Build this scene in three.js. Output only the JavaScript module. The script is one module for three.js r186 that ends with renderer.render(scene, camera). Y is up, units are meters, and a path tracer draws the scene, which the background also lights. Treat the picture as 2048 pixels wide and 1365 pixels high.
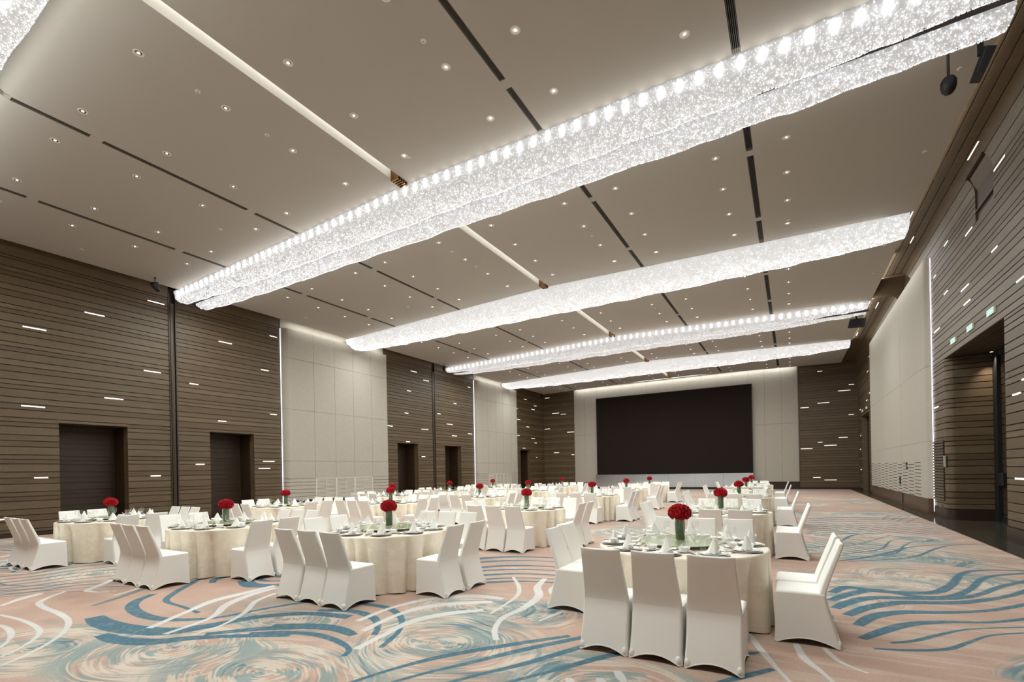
import * as THREE from 'three';
import { mergeGeometries, toCreasedNormals } from 'three/addons/utils/BufferGeometryUtils.js';
import { RectAreaLightUniformsLib } from 'three/addons/lights/RectAreaLightUniformsLib.js';

// ---------------------------------------------------------------- camera, lights of the room, exposure
const scene = new THREE.Scene();
scene.background = new THREE.Color(0x000000);
const FOCAL = 952, FW = 2048, FH = 1365;
const camera = new THREE.PerspectiveCamera(2 * Math.atan(FH / 2 / FOCAL) * 180 / Math.PI, FW / FH, 0.1, 200);
camera.position.set(0, 1.6, 0);
camera.rotation.order = 'YXZ';
camera.rotation.set(0, Math.atan(559 / FOCAL), -1.1 * Math.PI / 180);
camera.setViewOffset(FW, FH, 0, -260.2, FW, FH);            // shift lens
RectAreaLightUniformsLib.init();
const renderer = new THREE.WebGLRenderer({ antialias: true });
renderer.toneMapping = THREE.LinearToneMapping;
renderer.toneMappingExposure = 1.0;
renderer.shadowMap.enabled = true;
const BAND_LIGHT = 13, GLOW = 1.0, WASH = 42;                // radiance of the crystal bands' downward light; wall washers
function areaLight(w, h, intensity, at, aim, parent = scene, color = 0xf8fffb) {
  const l = new THREE.RectAreaLight(color, intensity, w, h);
  l.name = 'area_light'; l.position.set(...at); parent.add(l); l.lookAt(...aim);
  return l;
}

// ---------------------------------------------------------------- helpers
let seed = 12345;
const rnd = () => { seed = (seed * 1664525 + 1013904223) >>> 0; return seed / 4294967296; };
const rr = (a, b) => a + (b - a) * rnd();
const used = new Map();
const numbered = (n) => { const k = used.get(n) ?? 0; used.set(n, k + 1); return k ? n + '_' + String(k).padStart(3, '0') : n; };
function mesh(name, geo, mat, parent) {
  const m = new THREE.Mesh(geo, mat); m.name = parent ? name : numbered(name);
  m.castShadow = m.receiveShadow = true; (parent ?? scene).add(m); return m;
}
function tag(o, label, category, group) { o.userData.label = label; o.userData.category = category; if (group) o.userData.group = group; return o; }
function thing(name, label, category, at = [0, 0, 0], turn = 0, group) {
  const o = new THREE.Group(); o.name = numbered(name); o.position.set(...at); o.rotation.y = turn; scene.add(o);
  return tag(o, label, category, group);
}
function struct(name, label, category) { const o = new THREE.Group(); o.name = numbered(name); o.userData.kind = 'structure'; scene.add(o); return tag(o, label, category); }
function copy(o, at, turn, label, group) {
  const c = o.clone(); c.name = numbered(o.name.replace(/_\d{3}$/, '')); c.userData = { ...o.userData, label }; if (group) c.userData.group = group;
  c.position.set(...at); c.rotation.y = turn; scene.add(c); return c;
}
function metreUV(g, ox = 0, oy = 0) {
  const p = g.attributes.position, n = g.attributes.normal, uv = new Float32Array(p.count * 2);
  for (let i = 0; i < p.count; i++) {
    const ax = Math.abs(n.getX(i)), ay = Math.abs(n.getY(i)), az = Math.abs(n.getZ(i));
    let u, v;
    if (ax >= ay && ax >= az) { u = p.getZ(i); v = p.getY(i); } else if (ay >= az) { u = p.getX(i); v = p.getZ(i); } else { u = p.getX(i); v = p.getY(i); }
    uv[2 * i] = u + ox; uv[2 * i + 1] = v + oy;
  }
  g.setAttribute('uv', new THREE.BufferAttribute(uv, 2)); return g;
}
const span = (x0, x1, y0, y1, z0, z1, ox = 0, oy = 0) => metreUV(new THREE.BoxGeometry(Math.abs(x1 - x0), Math.abs(y1 - y0), Math.abs(z1 - z0)).translate((x0 + x1) / 2, (y0 + y1) / 2, (z0 + z1) / 2), ox, oy);
const merged = (list) => mergeGeometries(list.map((g) => (g.index ? g.toNonIndexed() : g)), false);
// a closed outline in the plane across 'axis', pushed along it; for axis x the height may follow the ceiling's slope
function prism(outline, a, b, axis, lift = () => 0) {
  const pos = [], n = outline.length;
  const pt = (k, s) => { const [p, q] = outline[k % n]; return axis === 'x' ? [s, q + lift(s), p] : axis === 'z' ? [p, q, s] : [p, s, q]; };
  for (let k = 0; k < n; k++) { const A = pt(k, a), B = pt(k + 1, a), C = pt(k + 1, b), D = pt(k, b); pos.push(...A, ...B, ...C, ...A, ...C, ...D); }
  const tris = THREE.ShapeUtils.triangulateShape(outline.map(([p, q]) => new THREE.Vector2(p, q)), []);
  for (const [i, j, k] of tris) { pos.push(...pt(i, a), ...pt(j, a), ...pt(k, a)); pos.push(...pt(i, b), ...pt(k, b), ...pt(j, b)); }
  let g = new THREE.BufferGeometry(); g.setAttribute('position', new THREE.Float32BufferAttribute(pos, 3)); g.computeVertexNormals(); if (n > 6) g = toCreasedNormals(g, .4);
  return metreUV(g);
}
const lathe = (pts, seg = 24) => new THREE.LatheGeometry(pts.map(([r, y]) => new THREE.Vector2(r, y)), seg);

// value noise
const HASH = new Float32Array(65536); for (let i = 0; i < 65536; i++) HASH[i] = rnd();
const h2 = (x, y) => HASH[((x * 73856093) ^ (y * 19349663)) & 65535];
function vnoise(x, y) {
  const ix = Math.floor(x), iy = Math.floor(y); let fx = x - ix, fy = y - iy; fx = fx * fx * (3 - 2 * fx); fy = fy * fy * (3 - 2 * fy);
  const a = h2(ix, iy), b = h2(ix + 1, iy), c = h2(ix, iy + 1), d = h2(ix + 1, iy + 1);
  return a + (b - a) * fx + (c - a) * fy + (a - b - c + d) * fx * fy;
}
const fbm = (x, y) => vnoise(x, y) * .55 + vnoise(x * 2.1 + 7, y * 2.1 + 3) * .29 + vnoise(x * 4.3 + 1, y * 4.3 + 9) * .16;
const clamp01 = (v) => (v < 0 ? 0 : v > 1 ? 1 : v), smooth = (a, b, v) => { const t = clamp01((v - a) / (b - a)); return t * t * (3 - 2 * t); };
function texture(w, h, f, srgb = true, repeat = true) {
  const d = new Uint8Array(w * h * 4);
  for (let y = 0, i = 0; y < h; y++) for (let x = 0; x < w; x++, i += 4) { const c = f(x, y); d[i] = c[0]; d[i + 1] = c[1]; d[i + 2] = c[2]; d[i + 3] = 255; }
  const t = new THREE.DataTexture(d, w, h); t.magFilter = THREE.LinearFilter; t.minFilter = THREE.LinearMipmapLinearFilter; t.generateMipmaps = true;
  if (srgb) t.colorSpace = THREE.SRGBColorSpace; if (repeat) t.wrapS = t.wrapT = THREE.RepeatWrapping; t.needsUpdate = true; return t;
}

// ---------------------------------------------------------------- materials
const std = (color, roughness, more = {}) => new THREE.MeshStandardMaterial({ color, roughness, ...more });
// cerused oak: brown boards with short pale flecks along the grain; one tile is 2 m by 1 m
const woodTex = texture(1024, 512, (x, y) => {
  const g = fbm(x / 30, y / 2.2) * .6 + fbm(x / 120, y / 9) * .4, fleck = smooth(.72, .86, vnoise(x / 14 + 40, y / 1.6) * .62 + vnoise(x / 5, y / 1.3) * .38), band = fbm(x / 300 + 9, y / 90);
  const k = .78 + .32 * g + .16 * (band - .5), f = fleck * 44;
  return [97 * k + f, 79 * k + f, 56 * k + f * .94];
});
woodTex.repeat.set(.5, 1);
const wood = [0xffffff, 0xf0ebe4, 0xe6ddd2].map((c) => std(c, .55, { map: woodTex }));
const stainedOak = std(0x7d6452, .45, { map: woodTex });
const shadedDoorOak = std(0x9a8878, .5, { map: woodTex });  // darker oak tint: dark doors, plus the shade of the recesses in the colour
const plinthWood = std(0xc0a088, .4, { map: woodTex });
const core = std(0x1b1410, .9);
const weave = texture(512, 512, (x, y) => { const k = 236 + 10 * (vnoise(x / 1.5, y / 60) - .5) + 8 * (vnoise(x / 60, y / 1.5) - .5) + 8 * (fbm(x / 40, y / 40) - .5); return [k, k * .965, k * .92]; });
const panelWhite = std(0xb6b3af, .75, { map: weave });
const paint = std(0xada79e, .92), paintWhite = std(0xe9e4da, .9);
const black = std(0x070707, .6), slatDark = std(0x5a544c, .6), grilleDark = std(0x12100e, .8), louvre = std(0xd2c9be, .6);
const bronze = std(0x4b3d30, .38, { metalness: .7 }), brass = std(0x7d5a34, .35, { metalness: .9 }), chrome = std(0xd8d8d6, .15, { metalness: 1 });
const finEdge = std(0x6f675c, .6);
const trimWhite = std(0xdcd8d0, .5);
const glow = (c, e) => new THREE.MeshStandardMaterial({ color: 0xffffff, emissive: c, emissiveIntensity: e, roughness: .5 });
const stripGlow = glow(0xfff3e2, 1.15), ledGlow = glow(0xf4f6ff, 1.8), lampGlow = glow(0xfffaf2, 3), coveGlow = glow(0xffffff, 1.2);
const stone = std(0x57524b, .13, { map: texture(512, 512, (x, y) => { const k = 150 + 105 * fbm(x / 26, y / 26) + 40 * (vnoise(x / 2, y / 2) - .5); return [k, k * .97, k * .93]; }) });
const screenMat = new THREE.MeshPhysicalMaterial({ color: 0x1d130e, roughness: .75, specularIntensity: .35 });
const silver = std(0xd3dde8, .2, { metalness: 1 });

// ---------------------------------------------------------------- the hall's measures (metres)
const XL = -18.8, XR = 3.75, ZB = -37.7, ZF = 2.0, RIDGE = -7.77, XC = 2.85;
const ceilY = (x) => (x < RIDGE ? 8.15 + (x + 18.8) * .0245 : 8.42 - (x - RIDGE) * .02727);
const slope = (x) => Math.atan(x < RIDGE ? .0245 : -.02727);
const GROOVES = []; for (let k = 0; k < 8; k++) for (const d of [0, .23, .40, .57, .80, .93]) GROOVES.push(.21 + 1.057 * k + d);
function rowsTo(y0, y1) { const e = [y0, ...GROOVES.filter((g) => g > y0 + .03 && g < y1 - .03), y1]; return e.slice(0, -1).map((a, i) => [a, e[i + 1]]); }
const BOARD = .045, GAP = .011;                                            // half of a groove between boards
// ---------------------------------------------------------------- floor: carpet
const STROKES = [["w",0.055,-7.61,-1.66,-7.31,-1.66,-7.0,-1.61,-6.74,-1.52,-6.56,-1.43],["w",0.051,-8.17,-1.79,-7.67,-1.84,-7.09,-1.83,-6.79,-1.77,-6.52,-1.63,-6.33,-1.48,-6.22,-1.36],["w",0.069,-8.99,-2.62,-8.78,-2.41,-8.5,-2.22,-8.1,-2.16,-7.56,-2.15,-7.05,-2.08,-6.6,-1.9,-6.26,-1.67,-6.04,-1.45,-5.93,-1.29],["w",0.128,-9.17,-2.42,-8.99,-2.16,-8.75,-1.92],["w",0.087,-9.31,-3.29,-8.99,-3.01,-8.75,-2.79,-8.48,-2.84,-8.32,-2.98],["w",0.09,-8.32,-3.6,-8.26,-3.31,-8.12,-3.04,-8.03,-2.85],["w",0.141,-6.5,-4.21,-6.48,-3.79,-6.45,-3.33,-6.24,-2.93,-5.93,-2.4],["w",0.12,-6.36,-4.12,-6.32,-3.77,-6.11,-3.32,-5.71,-2.91,-5.55,-2.38],["w",0.067,-6.08,-3.94,-5.93,-3.58,-5.55,-3.2,-5.3,-2.78,-5.27,-2.5],["b",0.093,-8.31,-4.18,-7.97,-3.87,-7.35,-3.26,-7.03,-3.04,-6.45,-2.99,-6.05,-2.95],["b",0.134,-7.6,-3.14,-7.39,-2.86,-7.06,-2.68,-6.48,-2.59,-6.05,-2.66,-5.67,-2.92,-5.45,-3.53,-5.04,-4.3],["b",0.237,-7.0,-2.29,-6.62,-2.24,-6.1,-2.28,-5.59,-2.46,-5.43,-2.71,-5.25,-3.17,-4.83,-3.53,-4.29,-3.66],["b",0.173,-6.13,-2.06,-5.76,-2.08,-5.39,-2.22,-5.19,-2.43,-4.8,-2.71,-4.35,-2.97],["b",0.126,-5.17,-2.58,-4.84,-2.92,-4.4,-3.21,-4.09,-3.28,-3.79,-3.26],["t",0.096,-7.63,-2.48,-7.82,-2.83,-8.2,-3.39,-8.38,-3.94,-8.4,-4.21,-7.72,-4.68],["b",0.163,-7.84,-4.26,-7.76,-4.04,-7.56,-3.88],["b",0.227,-7.29,-4.2,-6.81,-4.07,-6.53,-4.2,-6.27,-4.44],["b",0.096,-7.28,-4.39,-6.89,-4.33,-6.65,-4.5],["b",0.089,-7.31,-4.65,-6.97,-4.61,-6.83,-4.75],["b",0.106,-13.08,-2.74,-12.43,-2.95,-12.14,-3.09],["b",0.1,-12.57,-2.63,-12.34,-2.82,-11.97,-2.83,-11.71,-2.72],["b",0.118,-12.27,-3.38,-11.98,-3.16,-11.49,-2.9],["b",0.06,-12.31,-3.85,-11.7,-3.46,-11.22,-2.87],["t",0.132,-11.46,-2.36,-11.26,-2.88,-11.27,-3.46,-10.95,-4.14],["t",0.125,-11.11,-2.29,-10.9,-2.79,-10.89,-3.34,-10.56,-3.99],["t",0.118,-10.78,-2.22,-10.57,-2.7,-10.54,-3.23,-10.2,-3.86],["t",0.112,-10.47,-2.15,-10.25,-2.62,-10.2,-3.12,-9.87,-3.73],["t",0.105,-10.17,-2.09,-9.95,-2.54,-9.89,-3.03,-9.55,-3.61],["t",0.1,-9.89,-2.03,-9.67,-2.47,-9.59,-2.94,-9.25,-3.49],["t",0.094,-9.63,-1.98,-9.4,-2.4,-9.32,-2.85,-8.97,-3.39],["w",0.152,-14.31,-3.05,-14.51,-3.4,-14.83,-3.61],["w",0.135,-13.56,-2.89,-13.8,-3.28,-13.96,-3.42],["w",0.132,-3.14,-5.07,-3.58,-5.02,-3.97,-4.65,-4.13,-4.15,-4.1,-3.6],["w",0.13,-3.19,-4.89,-3.56,-4.63,-3.81,-4.3,-3.86,-3.87,-3.79,-3.4],["w",0.123,-3.1,-4.56,-3.39,-4.25,-3.55,-3.86,-3.52,-3.46,-3.46,-3.01],["w",0.058,-3.65,-6.19,-3.26,-5.68,-3.06,-5.28,-2.98,-4.8,-2.95,-4.48],["w",0.105,-3.17,-6.3,-3.03,-5.79,-2.81,-5.4,-2.72,-4.85,-2.74,-4.41,-2.61,-4.04,-2.44,-3.8],["w",0.066,-2.86,-6.09,-2.79,-5.7,-2.54,-5.35],["w",0.057,-2.26,-4.93,-2.34,-4.49],["b",0.094,-5.02,-4.22,-4.59,-4.12,-4.18,-4.12,-3.75,-3.9,-3.45,-3.55,-3.28,-3.14],["b",0.112,-4.84,-3.67,-4.44,-3.83,-4.03,-3.76,-3.76,-3.57,-3.59,-3.36],["b",0.136,-4.8,-3.07,-4.52,-3.21,-4.24,-3.32,-3.98,-3.34,-3.77,-3.27],["b",0.094,-4.78,-2.81,-4.48,-2.99,-4.1,-3.1,-3.69,-3.05,-3.49,-2.96,-3.42,-2.84],["b",0.083,-1.87,-4.22,-2.28,-3.73,-2.66,-3.21,-2.85,-2.8,-2.96,-2.44],["b",0.08,-1.64,-4.42,-1.76,-4.22,-2.09,-3.71,-2.34,-3.26,-2.56,-2.88,-2.71,-2.54],["b",0.077,-1.51,-4.33,-1.68,-3.97,-1.94,-3.43,-2.14,-3.1,-2.35,-2.73],["b",0.079,-1.16,-4.22,-1.43,-3.84,-1.64,-3.47,-1.96,-2.94],["b",0.176,-5.17,-6.91,-4.85,-7.38,-4.32,-7.73,-3.37,-7.91],["b",0.113,-4.96,-6.62,-4.65,-7.07,-4.14,-7.41,-3.23,-7.59],["b",0.144,-4.7,-6.28,-4.4,-6.69,-3.92,-7.01,-3.07,-7.19],["b",0.094,-4.53,-6.04,-4.24,-6.43,-3.77,-6.74,-2.95,-6.92],["b",0.122,-4.34,-5.79,-4.06,-6.16,-3.61,-6.45,-2.83,-6.63],["b",0.079,-4.18,-5.57,-3.9,-5.92,-3.47,-6.2,-2.73,-6.39],["b",0.106,-4.05,-5.4,-3.78,-5.74,-3.37,-6.01,-2.65,-6.19],["w",0.057,-0.38,-5.07,-0.25,-4.64,-0.13,-4.3,-0.0,-3.97],["w",0.061,-0.0,-5.01,0.07,-4.6,0.18,-4.36,0.27,-4.11],["w",0.046,0.21,-4.98,0.32,-4.66,0.48,-4.5],["w",0.072,-1.22,-3.66,-1.06,-3.41],["w",0.063,-1.51,-3.36,-1.38,-3.21],["w",0.066,-1.3,-3.47,-1.18,-3.31],["b",0.063,-0.35,-4.51,-0.26,-4.59],["b",0.067,-0.15,-4.26,-0.42,-3.9,-0.62,-3.64],["b",0.141,0.41,-7.15,0.62,-7.57,0.82,-7.48,1.14,-7.51,1.47,-7.67,1.75,-8.19,2.16,-9.3,2.49,-9.62,3.03,-9.77],["b",0.138,0.37,-6.73,0.61,-7.19,0.92,-7.53,1.29,-7.37,1.56,-7.48,1.88,-8.0,2.34,-9.06,2.99,-9.66],["b",0.139,0.39,-6.38,0.54,-6.71,0.82,-7.09,1.18,-7.24,1.63,-7.46,1.91,-7.77,2.27,-8.38,2.83,-9.14],["b",0.139,0.48,-6.14,0.72,-6.59,1.05,-6.96,1.58,-7.22,1.97,-7.58,2.27,-7.95,2.65,-8.56],["b",0.13,0.54,-5.8,0.72,-6.22,0.98,-6.51,1.39,-6.71,1.8,-6.99,2.35,-7.61],["b",0.109,0.53,-5.37,0.73,-5.71,0.99,-6.07,1.31,-6.31,1.67,-6.48,2.12,-6.87],["b",0.05,0.74,-5.36,0.92,-5.51,1.18,-5.84,1.44,-6.13,2.01,-6.5],["b",0.053,0.59,-5.13,0.85,-5.22,1.12,-5.39,1.33,-5.68,1.56,-6.0,1.94,-6.29],["b",0.071,0.66,-9.56,1.13,-10.18,1.54,-10.91,1.91,-11.63,2.34,-12.11,3.1,-12.59],["b",0.075,0.89,-12.14,1.22,-13.23,1.78,-13.74],["t",0.078,0.21,-10.88,0.99,-11.53,1.41,-12.36,1.91,-13.51],["b",0.042,0.75,-10.3,1.37,-11.1,1.77,-12.52,2.03,-12.98],["b",0.039,0.75,-9.94,1.5,-10.64,1.89,-11.92,2.24,-12.71,3.0,-13.32],["b",0.056,0.79,-9.57,1.7,-10.37,2.31,-11.66,2.7,-12.27,3.28,-12.52],["t",0.055,2.24,-17.22,2.44,-17.99,2.77,-18.54],["t",0.063,2.34,-16.86,2.63,-17.76,2.91,-18.59],["t",0.056,2.44,-16.53,2.79,-17.69,3.11,-18.66],["t",0.059,2.61,-16.35,2.89,-17.19,3.23,-18.12],["t",0.245,0.11,-16.52,1.29,-17.44,2.71,-17.66,3.67,-17.47],["t",0.225,0.16,-15.94,1.24,-16.79,2.63,-17.09,3.6,-16.95],["t",0.206,0.2,-15.4,1.19,-16.19,2.54,-16.57,3.53,-16.47],["t",0.19,0.25,-14.89,1.15,-15.63,2.47,-16.07,3.46,-16.01],["t",0.174,0.29,-14.42,1.11,-15.11,2.39,-15.6,3.4,-15.58],["t",0.161,0.33,-13.98,1.07,-14.62,2.33,-15.16,3.35,-15.17],["t",0.149,0.36,-13.57,1.04,-14.17,2.26,-14.74,3.29,-14.79],["t",0.138,0.4,-13.18,1.01,-13.74,2.2,-14.35,3.24,-14.42],["t",0.128,0.43,-12.82,0.98,-13.33,2.14,-13.98,3.19,-14.07]];
const ROT = rnd;
// painted swirls in the carpet: centre x, z, radius, stretch
const SWIRLS = [[-2.9, -3.5, 1.1], [-3.7, -2.3, 1.0], [-5.0, -2.2, 1.1], [-3.2, -4.6, .8], [-2.5, -4.7, .6], [-1.2, -3.3, .9], [-6.2, -1.6, .9], [-4.9, -3.3, .7], [1.7, -8.6, 1.0], [.8, -8.0, .8], [1.5, -10.2, 1.0], [1.5, -13.0, 1.3], [2.2, -4.9, .8], [.5, -6.9, .6]];
for (let i = 0; i < 46; i++) SWIRLS.push([rr(-18.5, 3), rr(-7.5, -37), rr(.8, 1.7)]);
for (let i = 0; i < 8; i++) SWIRLS.push([rr(-18.5, -8), rr(-1, -8), rr(.7, 1.3)]);
// families of parallel wavy lines further off
const FAMILIES = [];
for (let i = 0; i < 70; i++) FAMILIES.push({ x: rr(-18.5, 3), z: rr(-8, -37), a: rr(-.7, .7), n: 4 + Math.floor(rnd() * 6), gap: rr(.16, .34), len: rr(1.6, 3.6), amp: rr(.1, .35), w: rr(.025, .075), c: rnd() < .25 ? 'w' : rnd() < .5 ? 'b' : 't', ph: rr(0, 6) });
for (let i = 0; i < 10; i++) FAMILIES.push({ x: rr(-18, -9.5), z: rr(-2, -8), a: rr(-.6, .6), n: 3 + Math.floor(rnd() * 5), gap: rr(.18, .3), len: rr(1.5, 3), amp: rr(.15, .35), w: rr(.03, .07), c: rnd() < .35 ? 'w' : 'b', ph: rr(0, 6) });
const PINK = [181, 151, 136], CREAM = [198, 184, 170], TEAL = [124, 142, 142], BLUE = [72, 106, 122], WHITE = [203, 200, 197], DUSK = [98, 114, 118];
function strokeMask(w, h, x0, x1, z0, z1) {                  // the lines of the carpet, drawn in floor metres; red channel: blue, green: white, blue: grey-teal
  const c = document.createElement('canvas'); c.width = w; c.height = h; const q = c.getContext('2d');
  q.fillStyle = '#000'; q.fillRect(0, 0, w, h); q.globalCompositeOperation = 'lighter'; q.lineCap = 'butt'; q.lineJoin = 'round';
  const S = (x, z) => [(x - x0) / (x1 - x0) * w, (z - z0) / (z1 - z0) * h], sc = w / Math.abs(x1 - x0), COL = { b: '#f00', w: '#0f0', t: '#00f' };
  const brush = (col, wid, pts) => {                         // smooth ribbon that thins out to one end
    const cv = new THREE.CatmullRomCurve3(pts.map(([x, z]) => new THREE.Vector3(x, 0, z))), P = cv.getPoints(40), L = [], R = [];
    for (let i = 0; i <= 40; i++) {
      const a = P[Math.max(i - 1, 0)], b = P[Math.min(i + 1, 40)], dx = b.x - a.x, dz = b.z - a.z, l = Math.hypot(dx, dz) || 1, t = i / 40, ww = wid * .5 * (.55 + .45 * Math.sin(Math.PI * Math.min(1, t * 1.25 + .1)));
      L.push([P[i].x - dz / l * ww, P[i].z + dx / l * ww]); R.push([P[i].x + dz / l * ww, P[i].z - dx / l * ww]);
    }
    q.fillStyle = COL[col]; q.beginPath(); [...L, ...R.reverse()].forEach(([x, z], i) => { const [u, v] = S(x, z); i ? q.lineTo(u, v) : q.moveTo(u, v); }); q.closePath(); q.fill();
  };
  for (const s of STROKES) { const pts = []; for (let i = 2; i < s.length; i += 2) pts.push([s[i], s[i + 1]]); brush(s[0], s[1] * 1.05, pts); }
  for (const f of FAMILIES) for (let k = 0; k < f.n; k++) {
    const o = (k - f.n / 2) * f.gap, pts = [], ln = f.len * (.75 + .5 * h2(k, Math.round(f.x * 10) & 255));
    for (let i = 0; i <= 8; i++) { const t = (i / 8 - .5) * ln, y = o + f.amp * Math.sin(t * 1.7 + f.ph + k * .12); pts.push([f.x + Math.cos(f.a) * t - Math.sin(f.a) * y, f.z + Math.sin(f.a) * t + Math.cos(f.a) * y]); }
    brush(f.c, f.w, pts);
  }
  return q.getImageData(0, 0, w, h).data;
}
function carpetTexture(w, h, x0, x1, z0, z1) {
  const m = strokeMask(w, h, x0, x1, z0, z1), NX = 12, NZ = 12, cells = Array.from({ length: NX * NZ }, () => []);
  const near = SWIRLS.filter(([x, z, r]) => x > Math.min(x0, x1) - r * 1.6 && x < Math.max(x0, x1) + r * 1.6 && z > Math.min(z0, z1) - r * 1.6 && z < Math.max(z0, z1) + r * 1.6);
  for (let cx = 0; cx < NX; cx++) for (let cz = 0; cz < NZ; cz++) {
    const ax = x0 + (x1 - x0) * cx / NX, bx = x0 + (x1 - x0) * (cx + 1) / NX, az = z0 + (z1 - z0) * cz / NZ, bz = z0 + (z1 - z0) * (cz + 1) / NZ;
    cells[cx + cz * NX] = near.filter(([x, z, r]) => x > Math.min(ax, bx) - r * 1.5 && x < Math.max(ax, bx) + r * 1.5 && z > Math.min(az, bz) - r * 1.5 && z < Math.max(az, bz) + r * 1.5);
  }
  return texture(w, h, (px, py) => {
    const x = x0 + (x1 - x0) * px / w, z = z0 + (z1 - z0) * py / h, wx = x + .16 * (vnoise(x * 2.2, z * 2.2) - .5), wz = z + .16 * (vnoise(x * 2.2 + 31, z * 2.2 + 5) - .5);
    let cream = 0, teal = 0, deep = 0;
    for (const [sx, sz, r] of cells[Math.min(NX - 1, Math.floor(px / w * NX)) + Math.min(NZ - 1, Math.floor(py / h * NZ)) * NX]) {
      const dx = wx - sx, dz = (wz - sz) * 1.35, d = Math.hypot(dx, dz) / r;
      if (d > 1.35) continue;
      const an = Math.atan2(dz, dx), s = d * r, bristle = vnoise(s * 44, an * 2.2 + sx) * .5 + vnoise(s * 95 + 5, an * 3.4) * .34 + vnoise(s * 7 + 11, an * 1.4 + sz) * .48, edge = 1 - smooth(.75, 1.25, d + .35 * (vnoise(an * 2.3 + sx * 5, s * 3) - .5));
      cream = Math.max(cream, edge * smooth(.52, .72, bristle)); 
      teal = Math.max(teal, edge * smooth(.56, .74, vnoise(s * 60 + 50, an * 2.6 + 9) * .5 + vnoise(s * 5 + 3, an * 1.6 + sx * 3) * .6));
      deep = Math.max(deep, edge * smooth(.72, .9, vnoise(s * 3.2 + 3, an * .9 + sx * 3) * .7 + vnoise(s * 40, an * 3) * .3));
    }
    const broad = fbm(x * .35 + 3, z * .5 + 8), streak = fbm(x * .9 + z * .3, z * 9);
    teal = Math.max(teal, .45 * smooth(.58, .74, broad) * smooth(.42, .6, streak)); cream = Math.max(cream, .4 * smooth(.5, .36, broad) * smooth(.48, .62, streak));
    const i = (px + py * w) * 4, g = .955 + .09 * h2(px, py) , c = [0, 0, 0], dry = .75 + .25 * smooth(.2, .5, vnoise(x * 30, z * 30));
    for (let k = 0; k < 3; k++) {
      let v = PINK[k] + (CREAM[k] - PINK[k]) * cream; v += (TEAL[k] - v) * teal * .78; v += (BLUE[k] - v) * deep * .75;
      v += (DUSK[k] - v) * m[i + 2] / 255 * .75; v += (BLUE[k] - v) * m[i] / 255 * dry; v += (WHITE[k] - v) * m[i + 1] / 255 * .96;
      c[k] = Math.min(255, v * g * (.97 + .06 * vnoise(x * 4, z * 4)));
    }
    return c;
  }, true, false);
}
const floor = struct('floor', 'pink carpet with blue and white wavy brush stroke pattern', 'floor');
const CARPET_EDGE = 3.24;
function carpet(x0, x1, z0, z1, w, h) {                      // a carpet field: its top carries the print, uv 0..1 over the field
  const g = new THREE.BoxGeometry(x1 - x0, .02, z0 - z1).translate((x0 + x1) / 2, -.01, (z0 + z1) / 2), p = g.attributes.position, uv = g.attributes.uv;
  for (let i = 0; i < p.count; i++) uv.setXY(i, (p.getX(i) - x0) / (x1 - x0), (p.getZ(i) - z0) / (z1 - z0));
  mesh('carpet_field', g, std(0xffffff, 1, { map: carpetTexture(w, h, x0, x1, z0, z1) }), floor);
}
const Z1 = -8.0;
carpet(-8.8, CARPET_EDGE, -.6, Z1, 2048, 1280);
carpet(XL, -8.8, -.6, Z1, 1536, 1120);
carpet(XL, CARPET_EDGE, Z1, ZB, 1536, 2048);
carpet(XL, CARPET_EDGE, ZF, -.6, 512, 64);
mesh('stone_border', span(CARPET_EDGE + .012, 5.2, -.02, .001, ZF, ZB), stone, floor);
mesh('edge_strip', span(CARPET_EDGE, CARPET_EDGE + .012, -.02, .003, ZF, ZB), std(0x8a7a68, .3, { metalness: .8 }), floor);
mesh('floor_slab', span(XL - .3, 5.4, -.3, -.02, ZF + .3, ZB - .3), core, floor);

// ---------------------------------------------------------------- walls of grooved oak boards
// boards along z on a wall that faces sx (+1 or -1), with openings {z0, z1, h}; y from 'foot' to 'top'
function boardsZ(parent, x, sx, z0, z1, foot, top, openings = [], thick = BOARD) {
  let n = Math.floor(rnd() * 3);
  for (const [a, b] of rowsTo(foot, top)) {
    let pieces = [[z0, z1, a, b]];
    for (const o of openings) pieces = pieces.flatMap(([p, q, c, d]) => {
      if (o.z0 <= q || o.z1 >= p || o.h <= c + .01 || (o.y0 ?? 0) >= d) return [[p, q, c, d]];
      const out = []; if (p - o.z0 > .02) out.push([p, o.z0, c, d]); if (o.z1 - q > .02) out.push([o.z1, q, c, d]); if (o.h < d - .03) out.push([o.z0, o.z1, o.h, d]); return out;
    });
    for (const [p, q, c, d] of pieces) mesh('plank', span(x - sx * thick, x, c + GAP, d - GAP, p, q, rr(0, 2), rr(0, 1)), wood[n++ % 3], parent);
  }
}
function boardsX(parent, z, sz, x0, x1, foot, top, thick = BOARD) {
  let n = Math.floor(rnd() * 3);
  for (const [a, b] of rowsTo(foot, top)) mesh('plank', span(x0, x1, a + GAP, b - GAP, z - sz * thick, z, rr(0, 2), rr(0, 1)), wood[n++ % 3], parent);
}
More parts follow.
